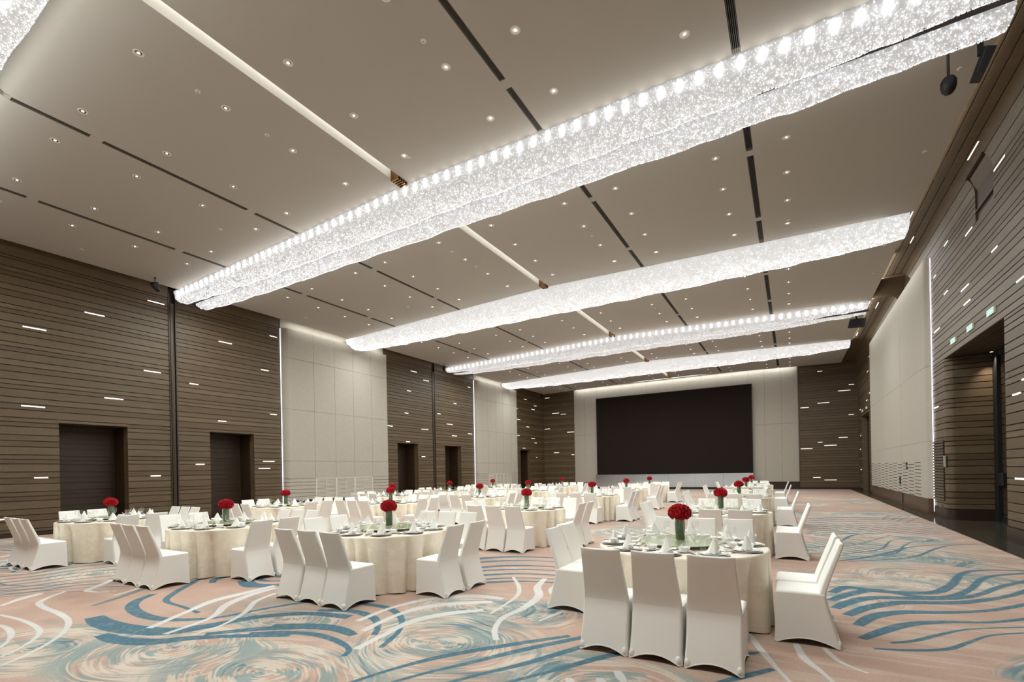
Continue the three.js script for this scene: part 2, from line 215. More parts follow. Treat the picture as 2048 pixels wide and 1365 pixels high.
// thin lit slots set in the grooves
let stripCount = {};
const ORD = ['first', 'second', 'third', 'fourth', 'fifth', 'sixth', 'seventh', 'eighth', 'ninth', 'tenth', 'eleventh', 'twelfth', 'thirteenth', 'fourteenth', 'fifteenth'];
function strips(list, axis, plane, s, where) {
  list.slice().sort((a, b) => b[0] - a[0]).forEach(([y, c, len], i) => {
    const h = .017, l = Math.max(.26, len) / 2;
    const g = axis === 'z' ? span(plane - s * .012, plane + s * .004, y - h, y + h, c - l, c + l) : span(c - l, c + l, y - h, y + h, plane - s * .012, plane + s * .004);
    tag(mesh('light_strip', g, stripGlow), `thin glowing light strip, ${ORD[i]} from the top, ${where}`, 'light strip', 'light strips in the wood walls');
  });
}
const LEFT = [                                              // wood bays of the left wall: z range, door range, place, light strips [y, z, length]
  [ZF, -8.36, -5.41, -7.11, 'nearest wood bay of left wall', [[5.99, -4.92, .5], [6.78, -6.31, .5], [7.65, -8.0, .5], [5.238, -7.85, .5], [4.181, -6.76, .5], [3.724, -4.86, .5], [1.667, -5.0, .3], [1.667, -7.89, .3], [.53, -4.2, .5]]],
  [-8.6, -12.55, -9.68, -11.38, 'second wood bay of left wall', [[6.782, -10.31, .5], [5.008, -9.16, .3], [3.724, -10.14, .3], [5.99, -11.9, .33], [7.482, -12.3, .33], [4.181, -12.24, .3], [2.067, -9.32, .3], [2.197, -12.0, .5], [1.9, -11.8, .5]]],
  [-18.62, -22.58, -19.55, -21.23, 'third wood bay of left wall', [[7.482, -20.98, .5], [7.122, -22.06, .5], [6.295, -20.55, .3], [5.008, -20.31, .3], [4.181, -18.97, .47], [4.181, -21.86, .6], [3.381, -20.4, .3], [2.554, -21.69, .3]]],
  [-22.82, -26.95, -23.74, -25.43, 'fourth wood bay of left wall', [[6.065, -24.86, .31], [7.352, -26.47, .3], [5.238, -23.22, .3], [4.668, -24.26, .6], [3.951, -24.75, .5], [4.181, -26.48, .46]]],
  [-32.55, ZB, -33.43, -35.13, 'farthest wood bay of left wall', [[7.482, -34.41, .5], [7.122, -36.14, .47], [6.782, -35.73, .6], [6.552, -32.93, .33], [5.725, -33.17, .6], [5.238, -34.76, .48], [4.438, -33.11, .47], [4.311, -35.66, .6], [3.951, -36.09, .44], [3.45, -34.05, .46], [2.724, -36.26, .25]]],
];
const DOOR_H = 3.29;
LEFT.forEach(([z0, z1, d0, d1, where, lights], i) => {
  const w = struct('wall_left', `grooved brown oak board wall, ${where}`, 'wall');
  mesh('wall_core', merged([span(XL - .3, XL - BOARD, 0, 9, z0, d0), span(XL - .3, XL - BOARD, 0, 9, d1, z1), span(XL - .3, XL - BOARD, DOOR_H, 9, d0, d1)]), wood[0], w);
  boardsZ(w, XL, 1, z0, z1, .12, 7.92, [{ z0: d0, z1: d1, h: DOOR_H }]);
  mesh('fascia_board', span(XL - BOARD, XL + .012, 7.93, 8.6, z0, z1), wood[1], w);
  mesh('skirting', merged([span(XL - BOARD, XL + .02, 0, .11, z0, d0), span(XL - BOARD, XL + .02, 0, .11, d1, z1)]), stainedOak, w);
  const d = struct('door_' + (i + 1), `dark recessed doorway in ${where}`, 'door'), X2 = XL - 1.0;
  mesh('jamb', span(XL - 1.0, XL - .3, 0, DOOR_H, d0, d0 + .1), shadedDoorOak, d); mesh('jamb', span(XL - 1.0, XL - .3, 0, DOOR_H, d1 - .1, d1), shadedDoorOak, d);
  mesh('lintel', span(XL - 1.0, XL - .3, DOOR_H, DOOR_H + .1, d0, d1), shadedDoorOak, d);
  mesh('leaf', span(X2 - .06, X2, 0, DOOR_H, d0, d1), shadedDoorOak, d);
  for (const [a, b] of rowsTo(.05, DOOR_H)) mesh('plank', span(X2, X2 + .018, a + GAP, b - GAP, d0 - .01, d1 + .01, rr(0, 2), rr(0, 1)), shadedDoorOak, d);
  strips(lights, 'z', XL, 1, where);
});
// bronze posts of the folding partition between the bays
[[-8.36, -8.6, 'nearer'], [-22.58, -22.82, 'farther']].forEach(([a, b, w]) => {
  const t = thing('partition_post', `dark bronze partition post between wood bays, ${w} of the two`, 'post', [XL, 0, (a + b) / 2], 0, 'partition posts on the left wall');
  mesh('channel', merged([span(-.3, -.12, 0, 8.3, -.12, .12), span(-.12, .03, 0, 8.1, .085, .12), span(-.12, .03, 0, 8.1, -.12, -.085)]), std(0x2c231c, .5), t);
  mesh('post_face', prism([[-.12, -.05], [.02, -.05], [.035, 0], [.02, .06], [-.12, .06]].map(([x, z]) => [x, z]), 0, 7.75, 'y'), bronze, t);
});
// white fabric panels standing proud of the left wall
function fabricWall(z0, z1, where) {
  const s = struct('wall_left', `pale fabric panelled wall with louvred air grilles, ${where}`, 'wall'), k = (z1 - z0) / -5.95, X = XL + .25;
  const cols = [0, 1.44, 2.58, 3.68, 4.85, 5.95].map((d) => z0 - d * k), rows = [1.45, 2.21, 4.45, 6.66, 7.92], g = .005;
  mesh('wall_core', span(XL - .3, X - .04, .5, 7.9, z0 - .2, z1 + .02), panelWhite, s);
  mesh('wall_core', span(XL - .3, XL, 0, 9, z0, z1), panelWhite, s);
  for (let c = 0; c < 5; c++) for (let r = 0; r < 4; r++) {
    const a = cols[c] - (c ? g : 0), b = cols[c + 1] + g, y0 = rows[r] + g, y1 = rows[r + 1] - g;
    if (c) mesh('fabric_panel', span(X - .04, X, y0, y1, a, b, rr(0, 1), rr(0, 1)), panelWhite, s);
    else mesh('fabric_panel', prism(roundEnd(X, a, b, .22, XL + .01), y0, y1, 'y'), panelWhite, s);
  }
  // lower zone: louvred grilles in the three middle fields, grooved boards in the outer ones
  for (let c = 0; c < 5; c++) {
    const a = cols[c] - (c ? g : 0), b = cols[c + 1] + g;
    if (c >= 1 && c <= 3) {
      mesh('grille_frame', merged([span(X - .05, X + .006, .5, .53, a, b), span(X - .05, X + .006, 1.42, 1.45, a, b), span(X - .05, X + .006, .53, 1.42, a, a - .04), span(X - .05, X + .006, .53, 1.42, b + .04, b), span(X - .05, X, .53, 1.42, (a + b) / 2 - .012, (a + b) / 2 + .012)]), louvre, s);
      for (let j = 0; j < 14; j++) { const y = .56 + j * .0635; mesh('slat', prism([[X - .05, y + .01], [X - .002, y - .014], [X - .002, y + .014], [X - .05, y + .026]], a - .04, b + .04, 'z'), louvre, s); }
    } else for (let j = 0; j < 6; j++) {
      const y0 = .5 + j * .158 + .008, y1 = .5 + (j + 1) * .158 - .008;
      if (c) mesh('grooved_board', span(X - .04, X, y0, y1, a, b, rr(0, 1), 0), panelWhite, s); else mesh('grooved_board', prism(roundEnd(X, a, b, .22, XL + .01), y0, y1, 'y'), panelWhite, s);
    }
  }
  mesh('plinth', prism(roundEnd(X - .06, z0 - .05, z1, .18, XL), 0, .49, 'y'), stainedOak, s);
  const led = mesh('edge_light_strip', span(XL + .005, XL + .03, .1, 7.9, z0 + .03, z0 + .012), ledGlow);
  tag(led, `tall white light strip at the near edge of the ${where}`, 'light strip');
  areaLight(.03, 7.6, 3, [XL + .05, 4, z0 + .03], [XL + .2, 4, z0 + 1], scene, 0xf4f6ff);
}
function roundEnd(X, a, b, r, back) {                        // outline (x, z) of a slab facing +x from z=a (rounded) to z=b
  const o = [[back, b], [X, b]]; for (let i = 0; i <= 8; i++) { const t = i / 8 * Math.PI / 2; o.push([X - r + r * Math.cos(t), a - r + r * Math.sin(t)]); } o.push([back, a]); return o;
}
fabricWall(-12.62, -18.57, 'nearer white panel of left wall');
fabricWall(-27.0, -32.5, 'farther white panel of left wall');

// ---------------------------------------------------------------- far wall with the LED screen
{
  const w = struct('wall_back', 'far end wall with pale fabric centre and grooved oak sides', 'wall');
  mesh('wall_core', span(XL - .3, 5.4, 0, 9, ZB - .3, ZB - BOARD), wood[0], w);
  boardsX(w, ZB, 1, XL, -15.9, .12, 8.6); boardsX(w, ZB, 1, .5, 4.0, .12, 8.6);
  mesh('skirting', merged([span(XL, -15.9, 0, .11, ZB - .02, ZB + .02), span(.5, 4, 0, .11, ZB - .02, ZB + .02)]), stainedOak, w);
  const n = 16, x0 = -15.9, x1 = .5, dx = (x1 - x0) / n;
  for (let i = 0; i < n; i++) for (const [a, b] of [[.52, 4.5], [4.51, 8.75]]) {
    const p = x0 + i * dx + .004, q = p + dx - .008;
    if (i === 0 || i === n - 1) { const pts = roundEnd(.1, 0, -dx + .008, .1, -.0).map(([u, v]) => i ? [q + v, ZB + u] : [p - v, ZB + u]); mesh('fabric_panel', prism(pts, a, b, 'y'), panelWhite, w); }
    else mesh('fabric_panel', span(p, q, a, b, ZB - .02, ZB + .1, rr(0, 1), rr(0, 1)), panelWhite, w);
  }
  mesh('plinth', span(x0 + .05, x1 - .05, 0, .51, ZB - .02, ZB + .05), stainedOak, w);
  strips([[7.95, -18.4, .43], [6.552, -17.62, .66], [6.425, -16.9, .48], [5.238, -18.45, .49], [4.838, -16.24, .63], [3.124, -17.61, .49], [2.894, -16.08, .26]], 'x', ZB, 1, 'wood left of the dark screen');
  strips([[7.839, 1.73, .28], [6.782, 3.43, .28], [6.425, 3.04, .66], [5.725, 1.89, .66], [5.495, .83, .48], [4.838, 3.39, .28], [3.381, 2.94, .48], [3.124, 1.67, .26], [2.894, 2.24, .68], [2.724, .9, .67], [.78, 1.45, .42], [.61, 2.21, .67]], 'x', ZB, 1, 'wood right of the dark screen');
  const sc = thing('led_screen', 'huge dark switched-off LED screen on the far wall', 'screen', [-8.05, 1.18, ZB + .13]);
  mesh('display', span(-5.7, 5.7, 0, 6.2, 0, .22), screenMat, sc);
  mesh('bezel', merged([span(-5.73, 5.73, 6.2, 6.23, 0, .24), span(-5.73, -5.7, 0, 6.2, 0, .24), span(5.7, 5.73, 0, 6.2, 0, .24), span(-5.73, 5.73, -.03, 0, 0, .24)]), black, sc);
  const st = thing('stage', 'low stage with polished silver metal front below the dark screen', 'stage', [-8.05, 0, ZB + .13]);
  mesh('base', span(-5.75, 5.75, 0, .16, 0, .5), black, st);
  for (let i = 0; i < 6; i++) mesh('metal_panel', span(-5.75 + i * 1.917 + .004, -5.75 + (i + 1) * 1.917 - .004, .165, 1.14, 0, .55), silver, st);
}
mesh('wall_front', span(XL - .3, 5.4, 0, 9, ZF, ZF + .3), std(0x8a7a68, .8)).userData = { kind: 'structure', label: 'plain end wall behind the viewpoint', category: 'wall' };
// ---------------------------------------------------------------- right wall: oak boards, door recess, white folding panels, coved oak soffit
const LINTEL = 4.52;
{
  const w = struct('wall_right', 'grooved brown oak board wall beside the stone walkway, around the near doorway', 'wall');
  mesh('wall_core', merged([span(XR + BOARD, 4.05, 0, 9, ZF, -13.35), span(XR + BOARD, 4.05, LINTEL + .03, 9, -13.35, -19.4), span(XR + BOARD, 4.75, 0, LINTEL, -17.83, -19.4), span(3.95, 4.75, 0, LINTEL, -17.67, -17.83)]), wood[0], w);
  boardsZ(w, XR, -1, ZF, -13.35, .3, LINTEL); 
  boardsZ(w, XR, -1, ZF, -19.4, LINTEL, 7.75, [{ z0: -13.79, z1: -14.92, h: 9, y0: 7.35 }]);
  const bend = (r, x, z) => { const o = []; for (let i = 0; i <= 8; i++) { const t = Math.PI - i / 8 * Math.PI / 2; o.push([3.95 + r * Math.cos(t), -17.82 + r * Math.sin(t)]); } return o; };
  let n = 0;
  for (const [a, b] of rowsTo(.3, LINTEL)) mesh('plank', prism([[XR, -19.4], ...bend(.2), [4.75, -17.62], [4.75, -17.665], ...bend(.155).reverse(), [XR + BOARD, -19.4]], a + GAP, b - GAP, 'y'), wood[n++ % 3], w);
  for (let i = 0; i < 4; i++) mesh('soffit_board', span(XR + .01 + i * .25, XR + .01 + (i + 1) * .25 - .012, LINTEL, LINTEL + .025, -13.35, -17.8, rr(0, 2), 0), shadedDoorOak, w);
  mesh('skirting', merged([span(XR - .015, XR + .022, 0, .29, ZF, -13.35), prism([[XR - .015, -19.4], ...bend(.215), [4.75, -17.605], [4.75, -17.64], ...bend(.178).reverse(), [XR + .022, -19.4]], 0, .29, 'y')]), stainedOak, w);
  const d = struct('door_6', 'tall oak clad door with black frame in the right wall recess', 'door');
  mesh('leaf', span(4.8, 4.86, 0, LINTEL, -13.35, -17.5), shadedDoorOak, d);
  for (const [a, b] of rowsTo(.12, LINTEL)) mesh('plank', span(4.78, 4.8, a + GAP, b - GAP, -13.4, -17.3, rr(0, 2), rr(0, 1)), shadedDoorOak, d);
  mesh('door_frame', merged([span(4.7, 4.86, 0, LINTEL, -17.3, -17.6), span(4.74, 4.86, 0, .12, -13.35, -17.3), span(4.72, 4.86, LINTEL - .12, LINTEL, -13.35, -17.3)]), black, d);
  mesh('lock_box', span(4.68, 4.79, .97, 1.3, -16.9, -17.4), black, d);
  mesh('near_jamb', span(4.05, 4.86, 0, LINTEL, -13.25, -13.35), shadedDoorOak, d);
  const lamp = thing('recess_downlight', 'small bright downlight at the top of the door recess', 'downlight', [4.62, LINTEL - .004, -17.35]);
  mesh('trim', lathe([[.028, 0], [.045, -.004], [.05, 0]], 20), trimWhite, lamp); mesh('lamp', lathe([[0, -.006], [.027, -.004], [.028, 0]], 16), lampGlow, lamp);
  const sp = new THREE.SpotLight(0xfff2df, 9, 0, .62, .8); sp.position.set(0, -.02, 0); sp.target.position.set(0, -3, -.25); sp.castShadow = true; lamp.add(sp, sp.target);
  strips([[7.122, -15.42, .5], [6.065, -13.8, .33], [5.008, -12.51, .4], [7.122, -18.55, .26], [7.609, -17.34, .37], [6.295, -17.43, .37], [5.895, -15.79, .6], [5.495, -15.65, .5], [5.495, -18.43, .6], [3.254, -18.65, .5], [2.894, -12.81, .36], [3.124, -12.4, .3], [1.267, -12.7, .5], [7.68, -13.44, .6]], 'z', XR, -1, 'near stretch of right wall');
  // exit signs above the doorway
  const ec = document.createElement('canvas'); ec.width = 256; ec.height = 80; const q = ec.getContext('2d');
  q.fillStyle = '#dff3ea'; q.fillRect(0, 0, 256, 80); q.fillStyle = '#2fa98c'; q.fillRect(8, 8, 108, 64); q.fillRect(124, 8, 124, 64);
  q.fillStyle = '#eafff6'; q.beginPath(); q.arc(70, 22, 8, 0, 7); q.fill(); q.lineWidth = 9; q.strokeStyle = '#eafff6'; q.beginPath(); q.moveTo(64, 32); q.lineTo(56, 50); q.lineTo(36, 66); q.moveTo(56, 48); q.lineTo(76, 56); q.lineTo(74, 70); q.moveTo(46, 38); q.lineTo(66, 32); q.lineTo(86, 42); q.stroke();
  q.beginPath(); q.moveTo(236, 40); q.lineTo(150, 40); q.moveTo(176, 20); q.lineTo(150, 40); q.lineTo(176, 60); q.stroke();
  const et = new THREE.CanvasTexture(ec); et.colorSpace = THREE.SRGBColorSpace;
  const face = new THREE.MeshStandardMaterial({ map: et, emissive: 0xffffff, emissiveMap: et, emissiveIntensity: .55, roughness: .4 });
  const exit = (x, z, y, place) => {
    const s = thing('exit_sign', `small green and white exit sign ${place}`, 'sign', [x, y, z], 0, 'exit signs on the right wall');
    mesh('housing', span(-.035, 0, -.065, .065, -.21, .21), trimWhite, s);
    const f = mesh('face', new THREE.PlaneGeometry(.4, .12), face, s); f.rotation.y = -Math.PI / 2; f.position.set(-.037, 0, 0);
  };
  exit(XR, -13.99, 4.81, 'nearest of three above the near doorway'); exit(XR, -15.36, 4.81, 'middle of three above the near doorway'); exit(XR, -16.72, 4.81, 'farthest of three above the near doorway');
  exit(XR, -33.6, 4.81, 'nearest above the far doorway'); exit(XR, -35.4, 4.81, 'farthest above the far doorway');
  // louvred oak grille beside the recess, a metal plate and a socket
  const g = thing('oak_air_grille', 'oak slatted air grille on the right wall beside the white panel', 'grille', [XR - .002, 0, -18.5]);
  mesh('back_plate', span(-.012, -.001, .5, 2.25, -.46, .64), grilleDark, g);
  for (let i = 0; i < 21; i++) mesh('slat', span(-.034, -.012, .52 + i * .083, .52 + i * .083 + .05, -.46, .64, rr(0, 2), rr(0, 1)), wood[i % 3], g);
  tag(mesh('metal_plate', span(XR - .04, XR - .001, 1.48, 1.79, -17.7, -17.8), std(0xcfccc6, .35, { metalness: .5 })), 'upright white metal plate beside the oak air grille', 'plate');
  const so = thing('socket_plate', 'double socket plate low on right wall below oak grille', 'socket', [XR - .001, .33, -18.2]);
  mesh('plate', span(-.01, 0, -.07, .07, -.26, .1), std(0x77695a, .5, { metalness: .5 }), so); mesh('socket', span(-.014, -.01, -.06, -.005, -.04, .06), black, so); mesh('socket', span(-.014, -.01, .01, .06, -.04, .06), black, so);
}
{
  const w = struct('wall_right', 'grooved brown oak board wall at the far right corner', 'wall');
  mesh('wall_core', merged([span(XR + BOARD, 4.05, 0, 9, -30.9, -32.83), span(XR + BOARD, 4.05, LINTEL, 9, -32.83, -36.24), span(XR + BOARD, 4.05, 0, 9, -36.24, ZB)]), wood[0], w);
  boardsZ(w, XR, -1, -30.9, ZB, .12, 7.75, [{ z0: -32.83, z1: -36.24, h: LINTEL }]);
  mesh('skirting', merged([span(XR - .015, XR + .022, 0, .11, -30.9, -32.83), span(XR - .015, XR + .022, 0, .11, -36.24, ZB)]), stainedOak, w);
  const d = struct('door_7', 'dark recessed doorway at the far end of right wall', 'door');
  mesh('leaf', span(4.8, 4.86, 0, LINTEL, -32.83, -36.24), shadedDoorOak, d); mesh('jamb', span(4.05, 4.86, 0, LINTEL, -36.24, -36.34), shadedDoorOak, d); mesh('jamb', span(4.05, 4.86, 0, LINTEL, -32.73, -32.83), shadedDoorOak, d); mesh('lintel', span(4.05, 4.86, LINTEL, LINTEL + .1, -32.83, -36.24), shadedDoorOak, d);
  for (const [a, b] of rowsTo(.05, LINTEL)) mesh('plank', span(4.78, 4.8, a + GAP, b - GAP, -32.83, -36.24, rr(0, 2), rr(0, 1)), shadedDoorOak, d);
  strips([[7.48, -32.2, .5], [6.78, -33.0, .5], [5.495, -32.4, .3], [5.238, -33.6, .5], [5.0, -36.6, .4], [3.38, -36.6, .3], [2.55, -36.9, .3], [1.267, -36.7, .4]], 'z', XR, -1, 'far stretch of right wall');
}
mesh('wall_right_outer', span(5.2, 5.5, 0, 9, ZF, ZB), core).userData = { kind: 'structure', label: 'outer shell of the right wall behind the door recesses', category: 'wall' };
// white folding partition panels in front of the right wall
{
  const X = 3.6, a = -19.05, b = -30.9, r = .22, g = .006;
  const s = struct('wall_right', 'tall white folding partition panels with slotted lower part on right wall', 'wall');
  mesh('wall_core', span(X + .06, 4.05, .5, 7.85, a - .3, b + .02), panelWhite, s); mesh('wall_core', span(4.05, 4.3, 0, 9, a, b), wood[0], s);
  const near = (z1) => { const o = [[XR + .1, z1], [X, z1]]; for (let i = 0; i <= 8; i++) { const t = i / 8 * Math.PI / 2; o.push([X + r - r * Math.cos(t), a - r + r * Math.sin(t)]); } o.push([XR + .1, a]); return o; };
  for (const [y0, y1] of [[.5, 2.26], [2.26, 4.57], [4.57, 7.88]]) {
    mesh('white_panel', prism(near(-23.02), y0 + g / 2, y1 - g / 2, 'y'), panelWhite, s);
    mesh('white_panel', span(X, X + .06, y0 + g / 2, y1 - g / 2, -23.04, -27, rr(0, 1)), panelWhite, s);
    mesh('white_panel', span(X, X + .06, y0 + g / 2, y1 - g / 2, -27.01, b, rr(0, 1)), panelWhite, s);
  }
  mesh('joint', span(X + .003, X + .02, .12, 7.88, -23.02, -23.04), grilleDark, s);
  for (let c = 0; c < 11; c++) for (let j = 0; j < 10; j++) { const z = -19.95 - c * 1.0, y = 1.62 - j * .115 - (c % 2 ? .057 : 0); if (z > -30.3) mesh('slot', span(X - .0015, X + .01, y - .011, y + .011, z, z - .86), grilleDark, s); }
  mesh('plinth', merged([span(X + .025, X + .12, .0, .49, -21.03, -23), span(X + .025, X + .12, .0, .49, -23.06, b), prism(near(-21.03).map(([x, z]) => [x + .025, z - .02]), 0, .49, 'y')]), plinthWood, s);
  const h = thing('panel_handle', 'small black pull handle at the joint of the white partition panels', 'handle', [X, .95, -23.3]); mesh('grip', span(-.03, 0, -.14, .14, -.04, .04), black, h); mesh('rosette', span(-.006, 0, -.18, .18, -.06, .06), std(0x222222, .4), h);
  const e = thing('alarm_point', 'small dark alarm point with label on white partition panel', 'switch', [X, 1.52, -22.05]); mesh('button_box', span(-.03, 0, .02, .12, -.07, .07), std(0x3a2622, .5), e); mesh('label_plate', span(-.006, 0, -.12, -.04, -.17, .17), std(0x17130f, .5), e);
  tag(mesh('edge_light_strip', span(XR - .02, XR - .004, .12, 7.85, -19.03, -19.0), ledGlow), 'tall white light strip between white partition panel and oak grille', 'light strip');
  areaLight(.03, 7.4, 4, [XR - .025, 4, -18.98], [XR - .08, 4, -17], scene, 0xf4f6ff);
}
// coved oak soffit between ceiling and right wall
{
  const s = struct('trim_1', 'curved oak board cove between ceiling and right wall', 'trim'), ang = [0, 27, 53, 90], flat = [3.40, 3.2, 3.0, 2.78];
  const arc = (d, o = 0) => { const t = d * Math.PI / 180; return [3.4 + (.35 + o) * Math.cos(t), 7.75 + (.5 + o) * Math.sin(t)]; };
  const bands = [];
  for (let i = 0; i < 3; i++) { const A = [], B = []; for (let k = 0; k <= 5; k++) { const d = ang[i] + .9 + (ang[i + 1] - ang[i] - 1.8) * k / 5; A.push(arc(d)); B.push(arc(d, .03)); } bands.push([...A, ...B.reverse()]); }
  for (let i = 0; i < 3; i++) bands.push([[flat[i] - GAP, 8.25], [flat[i + 1] + GAP, 8.25], [flat[i + 1] + GAP, 8.28], [flat[i] - GAP, 8.28]]);
  bands.forEach((o, i) => {
    let zs = [[ZF, -21.4], [-23.8, ZB]]; if (i < 2) zs = [[ZF, -13.79], [-14.92, -21.4], [-23.8, ZB]];
    for (const [p, q] of zs) mesh('plank', prism(o, p, q, 'z'), wood[i % 3], s);
  });
  mesh('backing', merged([prism([...Array.from({ length: 9 }, (_, k) => arc(k * 11.25, .035)), [2.78, 8.285], [2.78, 8.34], [4.0, 8.34], [4.0, 7.75]], ZF, -13.79, 'z'), prism([...Array.from({ length: 9 }, (_, k) => arc(k * 11.25, .035)), [2.78, 8.285], [2.78, 8.34], [4.0, 8.34], [4.0, 7.75]], -14.92, -21.4, 'z'), prism([...Array.from({ length: 9 }, (_, k) => arc(k * 11.25, .035)), [2.78, 8.285], [2.78, 8.34], [4.0, 8.34], [4.0, 7.75]], -23.8, ZB, 'z')]), wood[0], s);
  mesh('hatch_panel', prism([[3.785, 7.3], [3.785, 7.82], [3.64, 8.2], [3.7, 8.26], [3.88, 7.86], [3.88, 7.3]], -13.79, -14.92, 'z'), std(0xd8c4b0, .6, { map: woodTex }), s);
  mesh('hatch_rim', merged([span(XR - .012, XR + .1, 7.33, 7.355, -13.79, -14.92), span(3.58, 3.64, 8.14, 8.17, -13.79, -14.92)]), stainedOak, s);
  mesh('pocket_panel', merged([span(2.8, 3.98, 8.2, 8.95, -23.78, -23.82), span(2.8, 3.98, 8.2, 8.95, -21.38, -21.42), span(3.9, 3.98, 7.75, 8.95, -21.4, -23.8)]), wood[1], s);
  const lights = [[3.45, 8.245, -13.8, .7, 'nearest'], [3.2, 8.245, -18.3, .45, 'second'], [3.2, 8.245, -25.0, .8, 'third'], [3.0, 8.245, -29.9, .6, 'fourth']];
  lights.forEach(([x, y, z, l, p]) => tag(mesh('light_strip', span(x - .012, x + .012, y - .006, y + .014, z - l / 2, z + l / 2), stripGlow), `thin glowing light strip in the right oak cove, ${p} one`, 'light strip', 'light strips in the wood walls'));
  const wl = thing('wash_light_strip', 'linear light hidden above white partition panels on right wall', 'light strip', [XC + .003, 8.19, -25]);
  mesh('diffuser', span(0, .012, 0, .045, -5.8, 5.8), coveGlow, wl);
  areaLight(11.6, .06, WASH * .8, [XC + .03, 8.21, -25], [3.6, 7.8, -25]);
  const w2 = thing('wash_light_strip', 'added unseen linear fill light at ceiling edge above near right oak wall', 'light strip', [XC + .003, 8.19, -10]);  // added unseen strip and area light, brightens the near oak cove
  mesh('diffuser', span(0, .012, 0, .045, -8.8, 8.8), coveGlow, w2);
  areaLight(17.6, .06, WASH * .2, [XC + .03, 8.21, -10], [3.6, 7.9, -10]);
}

// ---------------------------------------------------------------- ceiling
const BAYS = [[ZF, -1.15, 'bay over the viewpoint'], [-2.57, -8.47, 'nearest ceiling bay'], [-9.85, -15.97, 'second ceiling bay'], [-17.2, -23.72, 'third ceiling bay'], [-25.1, -30.47, 'fourth ceiling bay'], [-31.7, -36.95, 'farthest ceiling bay']];
const RAFT = [[-18.35, -15.42], [-15.28, -11.8], [-11.68, -7.88], [-7.65, -4.23], [-4.11, -.715], [-.585, XC]];
const GR = [[-15.42, -15.28, 'leftmost'], [-11.8, -11.68, 'second from left'], [-4.23, -4.11, 'second from right'], [-.715, -.585, 'rightmost']];
const ceiling = struct('ceiling', 'taupe painted suspended ceiling panels with bright slots between', 'ceiling');
mesh('ceiling_slab', span(XL - .3, 5.5, 9, 9.2, ZF, ZB), paintWhite, ceiling);
for (const [z0, z1] of BAYS) {
  const r = .28, edge = []; for (let i = 0; i <= 8; i++) { const t = i / 8 * Math.PI / 2; edge.push([z0 - r + r * Math.sin(t), r - r * Math.cos(t)]); }
  const o = [[z1, 0], ...edge, [z0, .34], [z1, .34]];
  for (const [a, b] of RAFT) { const g = prism(o, a, b, 'x', ceilY); mesh('ceiling_panel', g, paint, ceiling); }
  mesh('slot_reveal', prism([[z0 - .1, .003], [z1, .003], [z1, .34], [z0 - .1, .34]], -7.88, -7.874, 'x', ceilY), paintWhite, ceiling); mesh('slot_lid', span(-7.9, -7.63, 8.8, 8.84, z0, z1), paintWhite, ceiling);
  for (const [a, b] of GR) mesh('end_cap', span(a, b, ceilY((a + b) / 2) + .004, ceilY((a + b) / 2) + .3, z0 - .17, z0 - .25), paint, ceiling);
}
for (const [z0, z1, bay] of BAYS) {
  tag(mesh('linear_lamp', span(-7.83, -7.7, 8.765, 8.785, z0 - .05, z1 + .12), coveGlow), `bright linear light in the ridge slot of the ${bay}`, 'light strip', 'ridge slot lights');
  areaLight(Math.abs(z0 - z1) - .2, .08, 7, [-7.72, 8.76, (z0 + z1) / 2], [-7.88, 8.5, (z0 + z1) / 2]);
  tag(mesh('slot_end_plate', merged([0, 1, 2, 3, 4].map((i) => span(-7.875, -7.655, 8.35, 8.72, z1 + .02 + i * .07, z1 + .055 + i * .07))), brass), `brass ribbed plate at the end of the ridge slot, ${bay}`, 'plate', 'brass slot plates');
  for (const [a, b, place] of GR) {
    const L = z0 - z1, xm = (a + b) / 2, y = ceilY(xm), t = thing('air_grille', `long dark linear air grille, ${place} in the ${bay}`, 'grille', [xm, y, z0], 0, 'linear air grilles in the ceiling'), w = (b - a) / 2;
    t.rotation.z = slope(xm);
    mesh('trough', span(-w, w, .09, .1, -.25, -L), grilleDark, t);
    for (let i = 0; i < 5; i++) { const x = -w + (i + .5) * 2 * w / 5; mesh('fin', span(x - .003, x + .003, .006, .05, -.25, -L), i % 4 ? slatDark : finEdge, t); }
    for (const d of [1.45, 4.57]) if (d < L - .2) mesh('blank_plate', span(-w, w, .002, .06, -d + .1, -d - .1), paint, t);
  }
}
